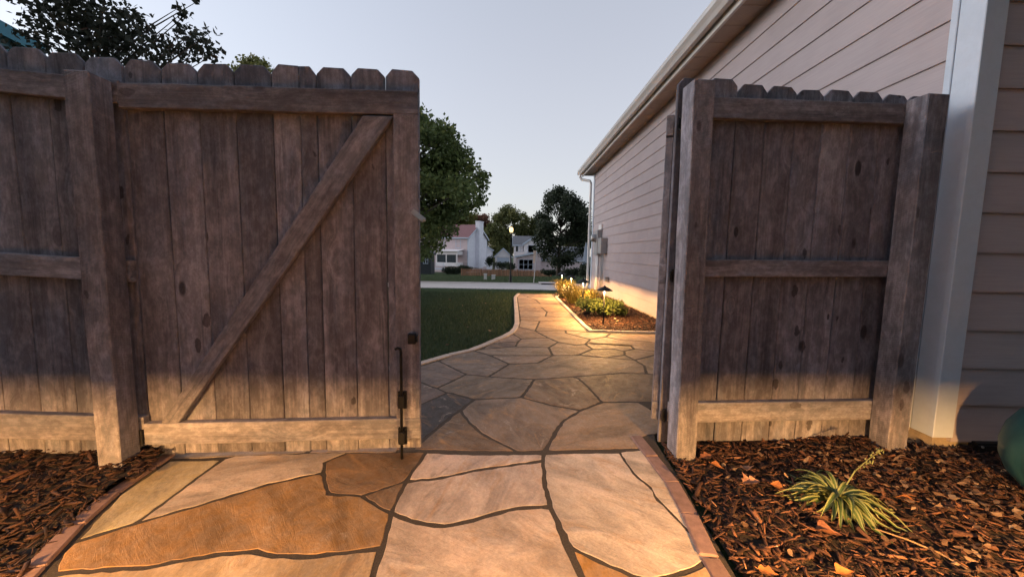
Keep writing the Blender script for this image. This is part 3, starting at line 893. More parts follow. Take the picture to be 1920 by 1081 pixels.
b.build('gutter', M['gutter'], house)
b = MB()
b.box(1.953 - WX - 0.128, 1.953 - WX, EY1 + 0.02, EY1 + 0.024, 3.268, 3.385)
b.build('gutter_end_cap', M['gutter'], house)
b = MB()
b.add([(1.90 - WX, EY0 - .05, 3.395), (5.2, EY0 - .05, 5.4), (5.2, EY1 + .03, 5.4), (1.90 - WX, EY1 + .03, 3.395),
       (1.90 - WX, EY0 - .05, 3.42), (5.2, EY0 - .05, 5.425), (5.2, EY1 + .03, 5.425), (1.90 - WX, EY1 + .03, 3.42)],
      [(0, 1, 2, 3), (4, 7, 6, 5), (0, 4, 5, 1), (2, 6, 7, 3), (0, 3, 7, 4), (1, 5, 6, 2)])
b.build('roof', M['roof_grey'], house)
b = MB()
dy = HY1 - WY + 0.07
b.tube([(1.89 - WX, dy + .25, 3.28), (1.89 - WX, dy + .25, 3.19), (1.93 - WX, dy + .22, 3.12), (-0.12, dy + 0.04, 3.05), (-0.09, dy, 2.98), (-0.09, dy, 2.6), (-0.09, dy, 0.12), (-0.16, dy, 0.04)], 0.037, 8)
b.build('downspout', M['gutter'], house, smooth=True)
b = MB()   # dark low vent by the pot
b.box(0.175, 0.62, -0.055, -0.004, 0.005, 0.062)
vent = b.build('foundation_vent', M['black_metal'], house, bevel=0.012, seg=2)
b = MB(); b.tube([(0.20, -0.06, 0.047), (0.20, -0.052, 0.047)], 0.006, 8)
b.build('screw', M['steel'], vent)

# electric meter on the far end of the wall
meter = empty('electric_meter', (WX - 0.02, 9.55, 1.0), label='grey electric meter box with conduits on the far end of the taupe wall', cat='meter')
b = MB(); b.box(-0.12, 0.0, 0.0, 0.34, 0.0, 0.62); b.build('box', M['grey_box'], meter, bevel=0.008)
b = MB(); b.tube([(-0.12, 0.17, 0.42), (-0.17, 0.17, 0.42), (-0.23, 0.17, 0.42), (-0.245, 0.17, 0.42)], [0.10, 0.10, 0.085, 0.05], 16); b.build('dial', M['steel'], meter, smooth=False)
b = MB(); b.box(-0.03, 0.0, -0.02, 0.30, 0.63, 0.76); b.build('back_plate', M['white_pvc'], meter)
b = MB(); b.box(-0.15, 0.0, -0.55, -0.22, 0.03, 0.40); b.build('breaker_box', M['grey_box'], meter, bevel=0.008)
for y, r, zt in ((0.10, 0.032, 0.02), (0.26, 0.024, 0.02), (-0.44, 0.014, 0.05), (-0.30, 0.016, 0.05)):
    b = MB(); b.tube([(-0.06, y, zt), (-0.06, y, -0.5), (-0.06, y, -1.03)], r, 10); b.build('conduit', M['white_pvc'] if r > .02 else M['grey_box'], meter, smooth=True)
b = MB(); b.box(-0.09, 0.0, -0.85, -0.70, -0.62, -0.50); b.build('cable_box', M['grey_box'], meter, bevel=0.006)

# ------------------------------------------------------------------ fences and gates
def board_mesh(w, h, t, ear=0.0, wav=0.0009, jag=0.0):
    """upright board, origin at bottom centre of its front face, back at +y; ear = dog-ear cut"""
    n = 11
    L = []; R = []
    for i in range(n):
        z = (h - ear) * i / (n - 1)
        L.append((-w / 2 + (random.uniform(-wav, wav) if 0 < i else 0), z))
        R.append((w / 2 + (random.uniform(-wav, wav) if 0 < i else 0), z))
    poly = R
    if ear > 0:
        e2 = ear * random.uniform(0.85, 1.15)
        poly = R + [(w / 2 - e2 * 0.85, h + random.uniform(-.003, .003)), (-w / 2 + ear * 0.85, h + random.uniform(-.003, .003))]
    poly = poly + L[::-1]
    b = MB(); b.prism(poly, 'y', 0, t)
    return b.mesh('board', bevel=0.003)
def beam(name, L, hgt, t, mat, parent, loc, tilt=0.0, bev=0.003):
    """lying rail: runs along +x from its origin, its height along z, thickness along +y"""
    n = max(2, int(L / 0.16))
    b = MB()
    top = [(L * i / n, hgt + random.uniform(-.0015, .0015)) for i in range(n + 1)]
    bot = [(L * i / n, random.uniform(-.0015, .0015)) for i in range(n + 1)]
    b.prism(bot + top[::-1], 'y', 0, t)
    return b.build(name, mat, parent, loc, (0, -tilt, 0), bevel=bev)
def post_mesh(w, h, d, lean=0.0, top=0.0):
    n = 12
    b = MB()
    R = [(w / 2 + random.uniform(-.0018, .0018), h * i / (n - 1)) for i in range(n)]
    L = [(-w / 2 + random.uniform(-.0018, .0018), h * i / (n - 1)) for i in range(n)]
    b.prism(R + L[::-1], 'y', 0, d)
    me = b.mesh('post', bevel=0.004)
    for v in me.vertices:
        v.co.x += lean * v.co.z
        if v.co.z > h - 0.02: v.co.z -= top * (v.co.y / d)
    return me
VP, VR = 0.140, 0.102     # depth of picket faces and of rail faces behind the post fronts

# left run of fence with its gate post
fl = empty('wooden_fence', tuple(fw(-2.63, 0)), FA, 'weathered board fence with sawn post left of the closed gate', 'fence')
def lu(u, v, z=0): return (u + 2.63, v, z)
link('post', post_mesh(0.096, 1.725, 0.10, -0.003), M['post'], fl, lu(-2.582, 0.0, -0.03))
for u0_, u1_, zz, hh_ in ((-4.6, -2.52, 1.610, 0.094), (-4.6, -2.527, 0.840, 0.098), (-4.6, -2.52, 0.098, 0.118)):
    L = u1_ - u0_
    beam('rail', L, hh_, 0.036, M['rail'], fl, lu(u0_, VR, zz + 0.0500 * L), tilt=-0.050)
u = -2.603
i = 0
tops = [1.824, 1.838, 1.852]
while u > -4.6:
    h = 1.808 + 0.085 * (-2.6 - u) + random.uniform(-.004, .004)
    link('picket', board_mesh(0.150, h - 0.03, 0.017, 0.032), M['picket'], fl, lu(u, VP + random.uniform(0, .002), 0.03), (0, random.uniform(-.002, .002), 0))
    u -= 0.153
for u_, h in ((-2.600 + 0.0, 1.810),):
    pass

# closed gate leaf
gl = empty('wooden_gate', tuple(fw(-2.525, VR)), FA, 'closed weathered board gate leaf with a diagonal brace and drop rod', 'gate')
def lg(u, v, z=0): return (u + 2.525, v - VR, z)
bounds = [-2.525, -2.375, -2.225, -2.070, -1.913, -1.795, -1.719, -1.567, -1.415, -1.261]
tps = [1.806, 1.805, 1.809, 1.813, 1.822, 1.818, 1.822, 1.826, 1.827]
for i in range(9):
    a, c = bounds[i], bounds[i + 1]
    w = c - a - 0.0030
    ear = 0.034
    zb = 0.014 + random.uniform(-.004, .006)
    me = board_mesh(w, tps[i] - zb, 0.017, ear)
    if i in (4, 5):     # one wide board split in two: each half keeps only its outer ear
        for v in me.vertices:
            if v.co.z > tps[i] - zb - ear * 0.6:
                s = 1 if i == 4 else -1
                if v.co.x * s > 0: v.co.x = s * (w / 2 - 0.0005)
    link('picket', me, M['picket'], gl, lg((a + c) / 2, VP + random.uniform(0, .003), zb))
beam('rail', 1.264, 0.104, 0.036, M['rail'], gl, lg(-2.524, VR, 1.590), tilt=0.022)
beam('rail', 1.262, 0.102, 0.036, M['rail'], gl, lg(-2.520, VR, 0.082), tilt=0.004)
link('stile', board_mesh(0.112, 1.428, 0.036), M['post'], gl, lg(-1.316, VR, 0.190))
# brace cut to fit between the rails
b = MB()
b.prism([(-2.443 + 2.525, 0.187), (-2.366 + 2.525, 0.187), (-1.372 + 2.525, 1.606), (-1.505 + 2.525, 1.604)], 'y', 0.0, 0.035)
me = b.mesh('brace', bevel=0.003)
ang = math.atan2(1.42, 0.97)
cen = Vector((0.58, 0, 0.9))
R_ = Matrix.Rotation(ang, 4, 'Y')
me.transform(R_ @ Matrix.Translation(-cen))
link('brace', me, M['rail'], gl, tuple(cen), (0, -ang, 0))
# drop rod with its keepers, latch hardware
rod = MB()
rod.tube([(0, 0, 0.03), (0, 0, 0.56), (-0.002, -0.002, 0.575), (-0.014, -0.004, 0.582), (-0.026, -0.004, 0.576)], [0.0068] * 5, 10)
rodo = rod.build('drop_rod', M['black_metal'], gl, lg(-1.342, VR - 0.026, -0.035), smooth=True)
for z in (0.10, 0.28):
    b = MB()
    b.box(-0.02, 0.022, 0.012, 0.0245, z, z + 0.085)
    b.box(-0.014, 0.014, -0.013, 0.012, z + 0.012, z + 0.072)
    b.build('keeper', M['black_metal'], rodo, bevel=0.002)
b = MB(); b.box(-0.025, 0.012, -0.03, 0.0, 0, 0.048); b.box(0.012, 0.020, -0.03, 0.02, 0.008, 0.040)
b.build('latch_bracket', M['black_metal'], gl, lg(-1.285, VR - 0.001, 0.565), bevel=0.003)
b = MB(); b.box(-0.035, 0.035, -0.014, -0.002, -0.012, 0.012); b.tube([(0.028, -0.018, 0), (0.028, 0.03, 0)], 0.008, 8)
b.build('latch_striker', M['steel'], gl, lg(-1.262, VR, 1.165), (0, rad(38), 0), bevel=0.002)
for z in (0.1,):
    b = MB(); b.box(-0.05, 0.0, -0.006, -0.001, z, z + 0.05); b.tube([(-0.0, -0.006, z - .01), (0.0, -0.006, z + 0.06)], 0.007, 8)
    b.build('hinge', M['black_metal'], gl, lg(-2.524, VR, 0))

# right run of fence
fr = empty('wooden_fence', tuple(fw(0.04, 0)), FA, 'short weathered board fence run between two posts beside the house', 'fence')
def lr(u, v, z=0): return (u - 0.04, v, z)
link('post', post_mesh(0.100, 1.835, 0.10, -0.014), M['post'], fr, lr(0.052, 0.0, -0.04))
link('post', post_mesh(0.110, 1.82, 0.10, 0.003, 0.0), M['post'], fr, lr(1.186, 0.0, -0.03))
for zz, hh_, ti in ((1.664, 0.098, 0.016), (0.897, 0.086, 0.012), (0.140, 0.106, 0.0)):
    beam('rail', 1.235, hh_, 0.036, M['rail'], fr, lr(0.01, VR, zz), tilt=ti)
bounds = [-0.028, 0.125, 0.281, 0.436, 0.593, 0.742, 0.897, 1.060, 1.207, 1.285]
tps = [1.862, 1.868, 1.846, 1.848, 1.840, 1.846, 1.842, 1.838, 1.838]
for i in range(9):
    a, c = bounds[i], bounds[i + 1]
    w = c - a - 0.005
    zb = 0.016 + random.uniform(-.004, .006)
    link('picket', board_mesh(w, tps[i] - zb, 0.017, 0.032 if i < 8 else 0.02), M['picket'], fr, lr((a + c) / 2, VP + random.uniform(0, .002), zb), (0, random.uniform(-.0012, .0012), 0))

# open gate leaf: swung away from the camera on the right-hand post, seen almost edge on
hinge_p = fw(-0.034, VP)
OPEN = rad(67.6)
go = empty('wooden_gate', tuple(hinge_p), OPEN, 'open weathered gate leaf swung back and seen edge on', 'gate')
for i in range(8):
    zb = 0.02 + random.uniform(-.004, .006)
    link('picket', board_mesh(0.146, 1.82 - zb + random.uniform(-.01, .01), 0.017, 0.034), M['picket'], go, (0.03 + 0.075 + i * 0.151, -0.017, zb))
for z in (1.60, 0.86, 0.13):
    beam('rail', 1.19, 0.098, 0.036, M['rail'], go, (0.03, 0.001, z))
link('stile', board_mesh(0.10, 1.36, 0.036), M['post'], go, (1.17, 0.001, 0.23))
link('stile', board_mesh(0.06, 1.36, 0.036), M['post'], go, (0.065, 0.001, 0.23))
for z in (0.15, 0.88, 1.62):
    b = MB(); b.box(-0.02, 0.16, -0.022, -0.018, z, z + 0.045); b.tube([(0.0, -0.028, z - .01), (0, -0.028, z + .055)], 0.008, 8)
    b.build('hinge', M['black_metal'], go)

# ------------------------------------------------------------------ path lamps
def path_light(loc, label, h=0.56, strength_mat='bulb_far'):
    r = empty('path_light', tuple(loc), random.uniform(0, 6), label, 'path lamp', 'black hat shaped path lamps')
    b = MB(); b.tube([(0, 0, -0.12), (0, 0, h - 0.03)], 0.0095, 10); b.build('stem', M['black_metal'], r, smooth=True)
    b = MB(); b.lathe([(0.004, h), (0.012, h - 0.004), (0.016, h - 0.012), (0.055, h - 0.032), (0.105, h - 0.062), (0.118, h - 0.070), (0.118, h - 0.073), (0.10, h - 0.064), (0.05, h - 0.038), (0.012, h - 0.022), (0.004, h - 0.02)], 28)
    b.build('cap', M['black_metal'], r, smooth=True)
    b = MB(); b.lathe([(0.0098, h - 0.0550), (0.020, h - 0.0555), (0.023, h - 0.0580), (0.023, h - 0.0675), (0.0098, h - 0.0690)], 16)
    b.build('lens', M[strength_mat], r, smooth=True)
    return r
path_light(gz(1131, 607), 'nearest lit path lamp in front of the round green shrub')
path_light(gz(1092, 578), 'lit path lamp left of the round green shrub, second nearest along the bed')
path_light((1.29, 8.25, 0.0), 'lit path lamp standing in golden grass, third along the bed')
path_light((1.25, 9.55, 0.0), 'farthest lit path lamp at the end of the bed')
path_light((1.12, 0.04, 0.0), 'lit path lamp in the mulch right of the path before the fence', 0.54, 'bulb')
path_light((-1.72, -0.15, 0.02), 'lit path lamp in the mulch left of the path before the fence', 0.54, 'bulb')

# ------------------------------------------------------------------ striped plant, fallen leaves, pot
pc = gz(1568, 945)
plant = empty('spider_plant', (pc[0], pc[1], 0.012), 0, 'striped green and cream spider plant in the right mulch bed', 'plant')
for i in range(84):
    a = random.uniform(0, 2 * math.pi)
    L = random.uniform(0.13, 0.27)
    rise = random.uniform(0.45, 1.35)
    n = 10
    p = np.array([math.cos(a), math.sin(a), 0]) * random.uniform(0, 0.025)
    ang_ = rise
    pts = [p]
    curl = random.uniform(0.14, 0.30) * (0.6 + rise * 0.5)
    sd_ = random.uniform(-0.06, 0.06)
    aa = a
    for k in range(n):
        d = np.array([math.cos(aa) * math.cos(ang_), math.sin(aa) * math.cos(ang_), math.sin(ang_)])
        p = p + d * L / n
        if p[2] < 0.004: p[2] = 0.004 + random.uniform(0, .004)
        pts.append(p)
        ang_ -= curl; aa += sd_
        ang_ = max(ang_, -0.9)
    b = MB()
    side = np.array([-math.sin(a), math.cos(a), 0])
    vs = []
    w0 = random.uniform(0.0060, 0.0092)
    for k, q in enumerate(pts):
        s_ = k / n
        w = w0 * (0.75 + 0.5 * math.sin(min(1, s_ * 1.6) * math.pi * 0.5)) * (1 - max(0, s_ - 0.55) / 0.45) + 0.0005
        for t_, dz in ((-1, 0.0025), (-0.5, 0), (0, -0.002), (0.5, 0), (1, 0.0025)):
            vs.append(q + side * w * t_ + np.array([0, 0, dz]))
    fs = []; mi = []
    for k in range(n):
        for c in range(4):
            fs.append((k * 5 + c, k * 5 + c + 1, k * 5 + c + 6, k * 5 + c + 5)); mi.append(0 if c in (0, 3) else 1)
    b.add(vs, fs); b.mi = mi
    o = link('leaf', b.mesh('leaf', smooth=True), [M['spider_cream'], M['spider_green']], plant)
b = MB()
tip = gy(1655, 842, 1.62) - np.array([pc[0], pc[1], 0.012])
sp = [np.array([0.01, 0.01, 0]), tip * 0.35 + np.array([0, 0, 0.05]), tip * 0.7 + np.array([0, 0, 0.03]), tip]
b.tube(sp, [0.003, 0.0025, 0.002, 0.001], 6)
for k in range(26):
    s_ = random.uniform(0.45, 0.98)
    q = sp[1] * (1 - s_) * 0.6 + tip * s_ + np.array([random.uniform(-.008, .008), random.uniform(-.008, .008), random.uniform(-.004, .02)])
    b.lathe([(0.0005, -0.005), (0.004, 0), (0.0005, 0.006)], 5, q)
b.build('seed_stalk', M['spider_cream'], plant)

def dry_leaf(px, py, size, rz, mat, label, lobes=3, curl=0.5, z=0.02):
    p = gz(px, py, z + 0.01)
    size = size * .78
    nu, nv = 13, 5
    vs = []
    for i in range(nu):
        s_ = i / (nu - 1)
        w = size * 0.36 * math.sin(math.pi * min(1, s_ * 1.02) ** 0.8) * (1 + 0.35 * math.sin(s_ * lobes * 2 * math.pi))
        w = max(w, size * 0.012)
        for j in range(nv):
            t_ = (j / (nv - 1) - 0.5) * 2
            x = (s_ - 0.5) * size
            y = t_ * w
            zz = abs(t_) ** 1.5 * w * curl + curl * 0.25 * size * (s_ - 0.5) ** 2 * 4 * 0.4 + random.uniform(-.0015, .0015)
            vs.append((x, y, zz))
    fs = [(i * nv + j, i * nv + j + 1, (i + 1) * nv + j + 1, (i + 1) * nv + j) for i in range(nu - 1) for j in range(nv - 1)]
    b = MB(); b.add(vs, fs)
    b.tube([(-size * .5, 0, 0.002), (-size * .66, size * 0.04, 0.006)], 0.0012, 5)
    o = b.build('fallen_leaf', M[mat], None, tuple(p), (random.uniform(-.2, .2), random.uniform(-.2, .2), rz), smooth=True)
    return tag(o, label, 'fallen leaf', 'dry leaves lying on the mulch')
dry_leaf(1408, 905, 0.11, 0.3, 'leaf_pale', 'large pale curled dry leaf left of the striped plant', 3, 0.7)
dry_leaf(1398, 878, 0.09, 1.2, 'leaf_pale', 'pale pinkish lobed leaf just behind the large curled leaf', 3, 0.5)
dry_leaf(1460, 915, 0.085, -0.9, 'leaf_orange', 'orange brown leaf touching the left leaves of the plant', 1, 0.6)
dry_leaf(1695, 935, 0.085, 2.6, 'leaf_orange', 'bright orange flat leaf right of the striped plant', 1, 0.1)
dry_leaf(1325, 856, 0.08, 0.2, 'leaf_brown', 'rusty leaf at the foot of the fence post by the path', 2, 0.5)
dry_leaf(1345, 874, 0.075, -0.6, 'leaf_orange', 'narrow orange leaf between the post and the curled leaf', 1, 0.5)
dry_leaf(1585, 1073, 0.075, 0.1, 'leaf_orange', 'small orange leaf at the lower edge below the plant', 1, 0.4)
dry_leaf(1440, 1072, 0.07, -0.4, 'leaf_orange', 'orange leaf near the brick edging at the lower edge', 2, 0.3)
dry_leaf(1555, 1000, 0.10, -0.35, 'leaf_brown', 'long brown leaf lying below the striped plant', 1, 0.8)
dry_leaf(1470, 832, 0.07, 0.1, 'leaf_pale', 'pale leaf against the fence boards behind the plant', 1, 0.4)
dry_leaf(1550, 829, 0.05, 1.0, 'leaf_pale', 'tiny pale leaf under the right end of the bottom rail', 1, 0.4)
dry_leaf(1810, 960, 0.10, 0.4, 'leaf_brown', 'brown leaf in the litter beside the teal pot', 2, 0.6)
# dry bits scattered in the right bed
def litter(name, label, n, cxy, zfn, smin, smax):
    C = np.array([(x, y, zfn(x, y) + 0.002 + rng.uniform(0, .012)) for x, y in cxy])
    yaw = rng.uniform(0, 2 * math.pi, n)
    S = rng.uniform(smin, smax, n)
    ex = np.stack([np.cos(yaw), np.sin(yaw), rng.normal(0, .25, n)], 1)
    ey = np.stack([-np.sin(yaw), np.cos(yaw), rng.normal(0, .3, n)], 1)
    vs = []
    for qx, qy in ((-1, 0), (-.45, -.5), (.3, -.42), (1, .05), (.35, .5), (-.4, .35)):
        k = rng.uniform(.5, 1.2, n)
        up = np.zeros((n, 3)); up[:, 2] = S * rng.uniform(0, .22, n)
        vs.append(C + ex * (S / 2 * qx * k)[:, None] + ey * (S / 2 * qy * k)[:, None] + up)
    V = np.stack(vs, 1).reshape(-1, 3)
    k = np.arange(n) * 6
    F = np.concatenate([np.stack([k, k + 1, k + 2, k + 3], 1), np.stack([k, k + 3, k + 4, k + 5], 1)])
    o = link(name, np_mesh(name, V, F, np.repeat(rng.beta(1.5, 1.8, n), 6)), M['litter'])
    return tag(o, label, 'leaf litter', kind='stuff')
pts_ = []
while len(pts_) < 1500:
    x, y = rng.uniform(0.85, 2.3), rng.uniform(0.6, 1.9)
    if rng.uniform() < 0.12 + 0.9 * max(0, min(1, (x - 1.35) / 0.5)): pts_.append((x, y))
litter('leaf_litter', 'dry brown leaf crumbs scattered over the right mulch bed', len(pts_), pts_, zr, 0.008, 0.045)
pts_ = [(rng.uniform(-3.0, -1.75), rng.uniform(0.8, 1.7)) for _ in range(90)]
litter('leaf_litter', 'few pale leaf crumbs on the dark left mulch bed', 90, pts_, zl, 0.012, 0.045)
pts_ = [(rng.uniform(1.1, 2.2), rng.uniform(5, 8.5)) for _ in range(160)]
litter('leaf_litter', 'small dry leaves on the lamp lit bed along the house', 160, pts_, zf, 0.02, 0.07)
pts_ = []
while len(pts_) < 110:
    x, y = rng.uniform(-3, 0), rng.uniform(3, 9)
    if x < edge_x(y) - .05: pts_.append((x, y))
litter('leaf_litter', 'scattered yellowing leaves lying on the dark lawn', len(pts_), pts_, lambda x, y: 0.025, 0.02, 0.05)
b = MB()
q = [gz(1640, 990, .03), gz(1700, 1010, .035), gz(1760, 1035, .03), gz(1830, 1075, .03), gz(1870, 1120, .03)]
b.tube(q, [0.002, 0.003, 0.003, 0.0025, 0.002], 6)
tag(b.build('twig', M['twig'], None), 'long thin pale twig curving over the mulch below the pot', 'twig')

POT = 0.85
pot = empty('ceramic_pot', (2.315, 1.405, 0.0), 0, 'round teal glazed pot at the right edge of the picture', 'pot')
b = MB(); b.lathe([(0.02, 0.03), (0.13, 0.03), (0.16, 0.035), (0.225, 0.075), (0.275, 0.135), (0.302, 0.21), (0.305, 0.28), (0.29, 0.36), (0.255, 0.43), (0.215, 0.475), (0.19, 0.495), (0.19, 0.49), (0.21, 0.46), (0.24, 0.41), (0.27, 0.33), (0.28, 0.25)], 40)
b.build('body', M['pot'], pot, smooth=True)
b = MB(); b.lathe([(0.188, 0.49), (0.20, 0.488), (0.218, 0.50), (0.222, 0.515), (0.212, 0.528), (0.195, 0.53), (0.184, 0.515)], 40)
b.build('rim', M['pot'], pot, smooth=True)
b = MB(); b.lathe([(0.02, 0.0), (0.18, 0.0), (0.21, 0.012), (0.225, 0.035), (0.218, 0.037), (0.19, 0.028), (0.02, 0.028)], 40)
b.build('saucer', M['black_metal'], pot, smooth=True)
b = MB(); b.lathe([(0.0, 0.40), (0.24, 0.40)], 24); b.build('potting_soil', M['soil'], pot)
pot.scale = (POT, POT, POT)

# ------------------------------------------------------------------ shrubs in the far bed
def leaf_cloud(C, L, W, up=0.3):
    n = len(C)
    d = rng.normal(size=(n, 3)); d[:, 2] += up; d /= np.linalg.norm(d, axis=1)[:, None]
    e = np.cross(d, rng.normal(size=(n, 3))); e /= np.linalg.norm(e, axis=1)[:, None] + 1e-9
    V = np.stack([C - d * (L / 2)[:, None], C + e * (W / 2)[:, None] - d * (L * .08)[:, None], C + d * (L / 2)[:, None], C - e * (W / 2)[:, None] - d * (L * .08)[:, None]], 1).reshape(-1, 3)
    k = np.arange(n) * 4
    return V, np.stack([k, k + 1, k + 2, k + 3], 1)
def in_ball(n, c, r, p=2.0):
    d = rng.normal(size=(n, 3)); d /= np.linalg.norm(d, axis=1)[:, None]
    return np.array(c) + d * (rng.uniform(0, 1, n) ** (1 / p))[:, None] * np.array(r)
def shrub(name, loc, label, rx, ry, h, n, L, mat):
    r = empty(name, tuple(loc), 0, label, 'shrub')
    b = MB()
    for i in range(9):
        a = random.uniform(0, 6.28); q = random.uniform(.3, .8)
        b.tube([(0, 0, 0), (math.cos(a) * rx * q * .5, math.sin(a) * ry * q * .5, h * .35), (math.cos(a) * rx * q, math.sin(a) * ry * q, h * .8)], [.008, .006, .003], 6)
    b.build('stem', M['bark'], r)
    C = []
    for i in range(26):
        a = random.uniform(0, 6.28); q = math.sqrt(random.uniform(0, 1)) * .78
        zc = h * random.uniform(.3, .82) * (1 - .25 * q)
        C.append(in_ball(n // 26, (math.cos(a) * rx * q, math.sin(a) * ry * q, zc), (rx * .3, ry * .3, h * .22)))
    C = np.concatenate(C)
    C[:, 2] = np.maximum(C[:, 2], 0.03)
    Ls = rng.uniform(.6, 1.2, len(C)) * L
    V, F = leaf_cloud(C, Ls, Ls * .5, .5)
    link('foliage', np_mesh('foliage', V, F, np.repeat(np.clip(rng.normal(.5, .22, len(C)), 0, 1), 4)), M[mat], r)
    return r
shrub('shrub', (1.52, 6.15, 0.01), 'round bright green shrub behind the nearest path lamp', .36, .38, .36, 3300, .05, 'shrub')
shrub('shrub', (1.30, 6.35, 0.01), 'smaller olive shrub nestled left of the round green shrub', .24, .3, .32, 1600, .045, 'shrub')
def grass_clump(loc, label, n, rad_, h):
    r = empty('ornamental_grass', tuple(loc), 0, label, 'ornamental grass')
    a = rng.uniform(0, 2 * math.pi, n); q = np.sqrt(rng.uniform(0, 1, n)) * .10
    bx, by = np.cos(a) * q, np.sin(a) * q
    a2 = a + rng.normal(0, .5, n)
    H = h * rng.uniform(.55, 1.1, n); out = rad_ * rng.uniform(.2, 1.15, n)
    w = rng.uniform(.003, .006, n)
    sx, sy = -np.sin(a2) * w, np.cos(a2) * w
    P = []
    for t_, zz, ww in ((0, 0, 1), (.25, .55, 1), (.6, .92, .8), (1.0, .80, .1)):
        c = np.stack([bx + np.cos(a2) * out * t_, by + np.sin(a2) * out * t_, H * zz], 1)
        s_ = np.stack([sx * ww, sy * ww, np.zeros(n)], 1)
        P += [c - s_, c + s_]
    V = np.stack(P, 1).reshape(-1, 3)
    k = (np.arange(n) * 8)[:, None, None]
    F = (k + np.array([(0, 1, 3, 2), (2, 3, 5, 4), (4, 5, 7, 6)])[None]).reshape(-1, 4)
    o = link('blades', np_mesh('blades', V, F, np.repeat(rng.uniform(0, 1, n), 8)), M['ograss'], r)
    return r
grass_clump((1.25, 7.75, 0), 'golden grass tuft around the third path lamp', 700, .30, .38)
grass_clump((1.50, 7.45, 0), 'golden grass tuft between the second lamp and the wall', 600, .28, .34)
grass_clump((1.22, 8.75, 0), 'farthest golden grass tuft beside the path end', 700, .32, .42)

# ------------------------------------------------------------------ trees
def tree(name, base, label, trunk_r, clumps, leaf, mat, n_per_m3=None, n=8000, trunk_top=None, group=None, cat='tree', forks=True):
    r = empty(name, tuple(base), 0, label, cat, group)
    B = np.array(base, float)
    b = MB()
    cs = [np.array(c[0]) - B for c in clumps]
    top = max(c[2] for c in cs) if trunk_top is None else trunk_top
    mean = sum(cs) / len(cs)
    T = [np.array([0, 0, -0.15]), np.array([mean[0] * .08, mean[1] * .08, top * .3]), np.array([mean[0] * .25, mean[1] * .25, top * .6]), np.array([mean[0] * .5, mean[1] * .5, top * .95])]
    b.tube(T, [trunk_r * 1.25, trunk_r, trunk_r * .7, trunk_r * .2], 10)
    for c in cs:
        f = min(.9, max(.25, (c[2] - np.linalg.norm(c[:2]) * .5) / top)) if top > 0 else .5
        i = min(2, int(f * 3)); s_ = f * 3 - i
        st = T[i] * (1 - s_) + T[i + 1] * s_
        m = st * .5 + c * .5 + np.array([random.uniform(-.1, .1), random.uniform(-.1, .1), .12]) * np.linalg.norm(c - st) * .5
        b.tube([st, m, c], [trunk_r * .35, trunk_r * .2, trunk_r * .06], 6)
    b.build('trunk', M['bark'], r, smooth=True)
    vol = [c[1][0] * c[1][1] * c[1][2] for c in clumps]
    tot = sum(v ** .7 for v in vol)
    C = []; tn = []
    for c, (ce, rr) in zip(cs, clumps):
        k = max(12, int(n * (rr[0] * rr[1] * rr[2]) ** .7 / tot))
        P = c + np.clip(rng.normal(size=(k, 3)), -2.1, 2.1) * np.array(rr) * .58
        C.append(P); tn.append(np.clip(rng.normal(.45 + random.uniform(-.14, .14), .18, k), 0, 1))
    C = np.concatenate(C); tn = np.concatenate(tn)
    Ls = rng.uniform(.65, 1.3, len(C)) * leaf
    V, F = leaf_cloud(C, Ls, Ls * .62, -.1)
    link('crown', np_mesh('crown', V, F, np.repeat(tn, 4)), M[mat], r)
    return r
def px_clumps(lst, Y, depth=.6):
    out = []
    for x, y, r in lst:
        d = Y + random.uniform(-1, 1) * depth
        p = gy(x, y, d)
        m = r * d / FPX
        out.append((tuple(p), (m, m * 1.1, m * .85)))
    return out
def env_clumps(n, cx, cy, rx, ry, Y, cl, depth):
    L = []
    while len(L) < n:
        a, b_ = random.uniform(-1, 1), random.uniform(-1, 1)
        if a * a + b_ * b_ < 1: L.append((cx + a * rx, cy + b_ * ry, cl * random.uniform(.7, 1.25)))
    return px_clumps(L, Y, depth)
# big maple behind the closed gate, its right-hand side shows in the opening
cl = env_clumps(85, 735, 330, 140, 118, 26, 21, 4.5)
cl += px_clumps([(800,240,20),(820,262,22),(842,252,14),(850,275,18),(865,290,18),(880,312,16),(895,335,16),(903,350,12),(898,375,13),(885,385,14),(870,395,12),(908,330,9),(850,330,26),(830,300,28),(860,360,22),
                 (800,400,24),(815,430,20),(805,455,18),(835,395,18),(846,412,12),(850,430,10),(800,350,30),(822,462,10),(795,475,14),(838,440,8),(780,220,20),(760,208,20)], 25.5, 2.5)
p = gy(720, 535, 26); 
tree('maple_tree', (p[0], p[1], terrain(26)), 'large green maple showing past the edge of the closed gate', .34, cl, .26, 'maple', n=46000, trunk_top=7.5)
# dark oval tree by the far houses
cl = env_clumps(30, 1053, 425, 42, 64, 38, 12, 1.6)
cl += px_clumps([(1048,357,9),(1052,366,12),(1035,372,11),(1066,372,11),(1030,390,12),(1080,378,9),(1088,395,12),(1022,410,12),(1096,420,11),(1018,435,12),(1100,445,9),(1010,462,10),(1022,478,10),(1090,470,11),(1040,490,10),(1065,488,10),(1005,448,8)], 38, 1.2)
p = gy(1047, 514, 38)
tree('shade_tree', (p[0], p[1], p[2]), 'dark oval tree in front of the low taupe house across the road', .2, cl, .24, 'darkleaf', n=17000, trunk_top=5.5)
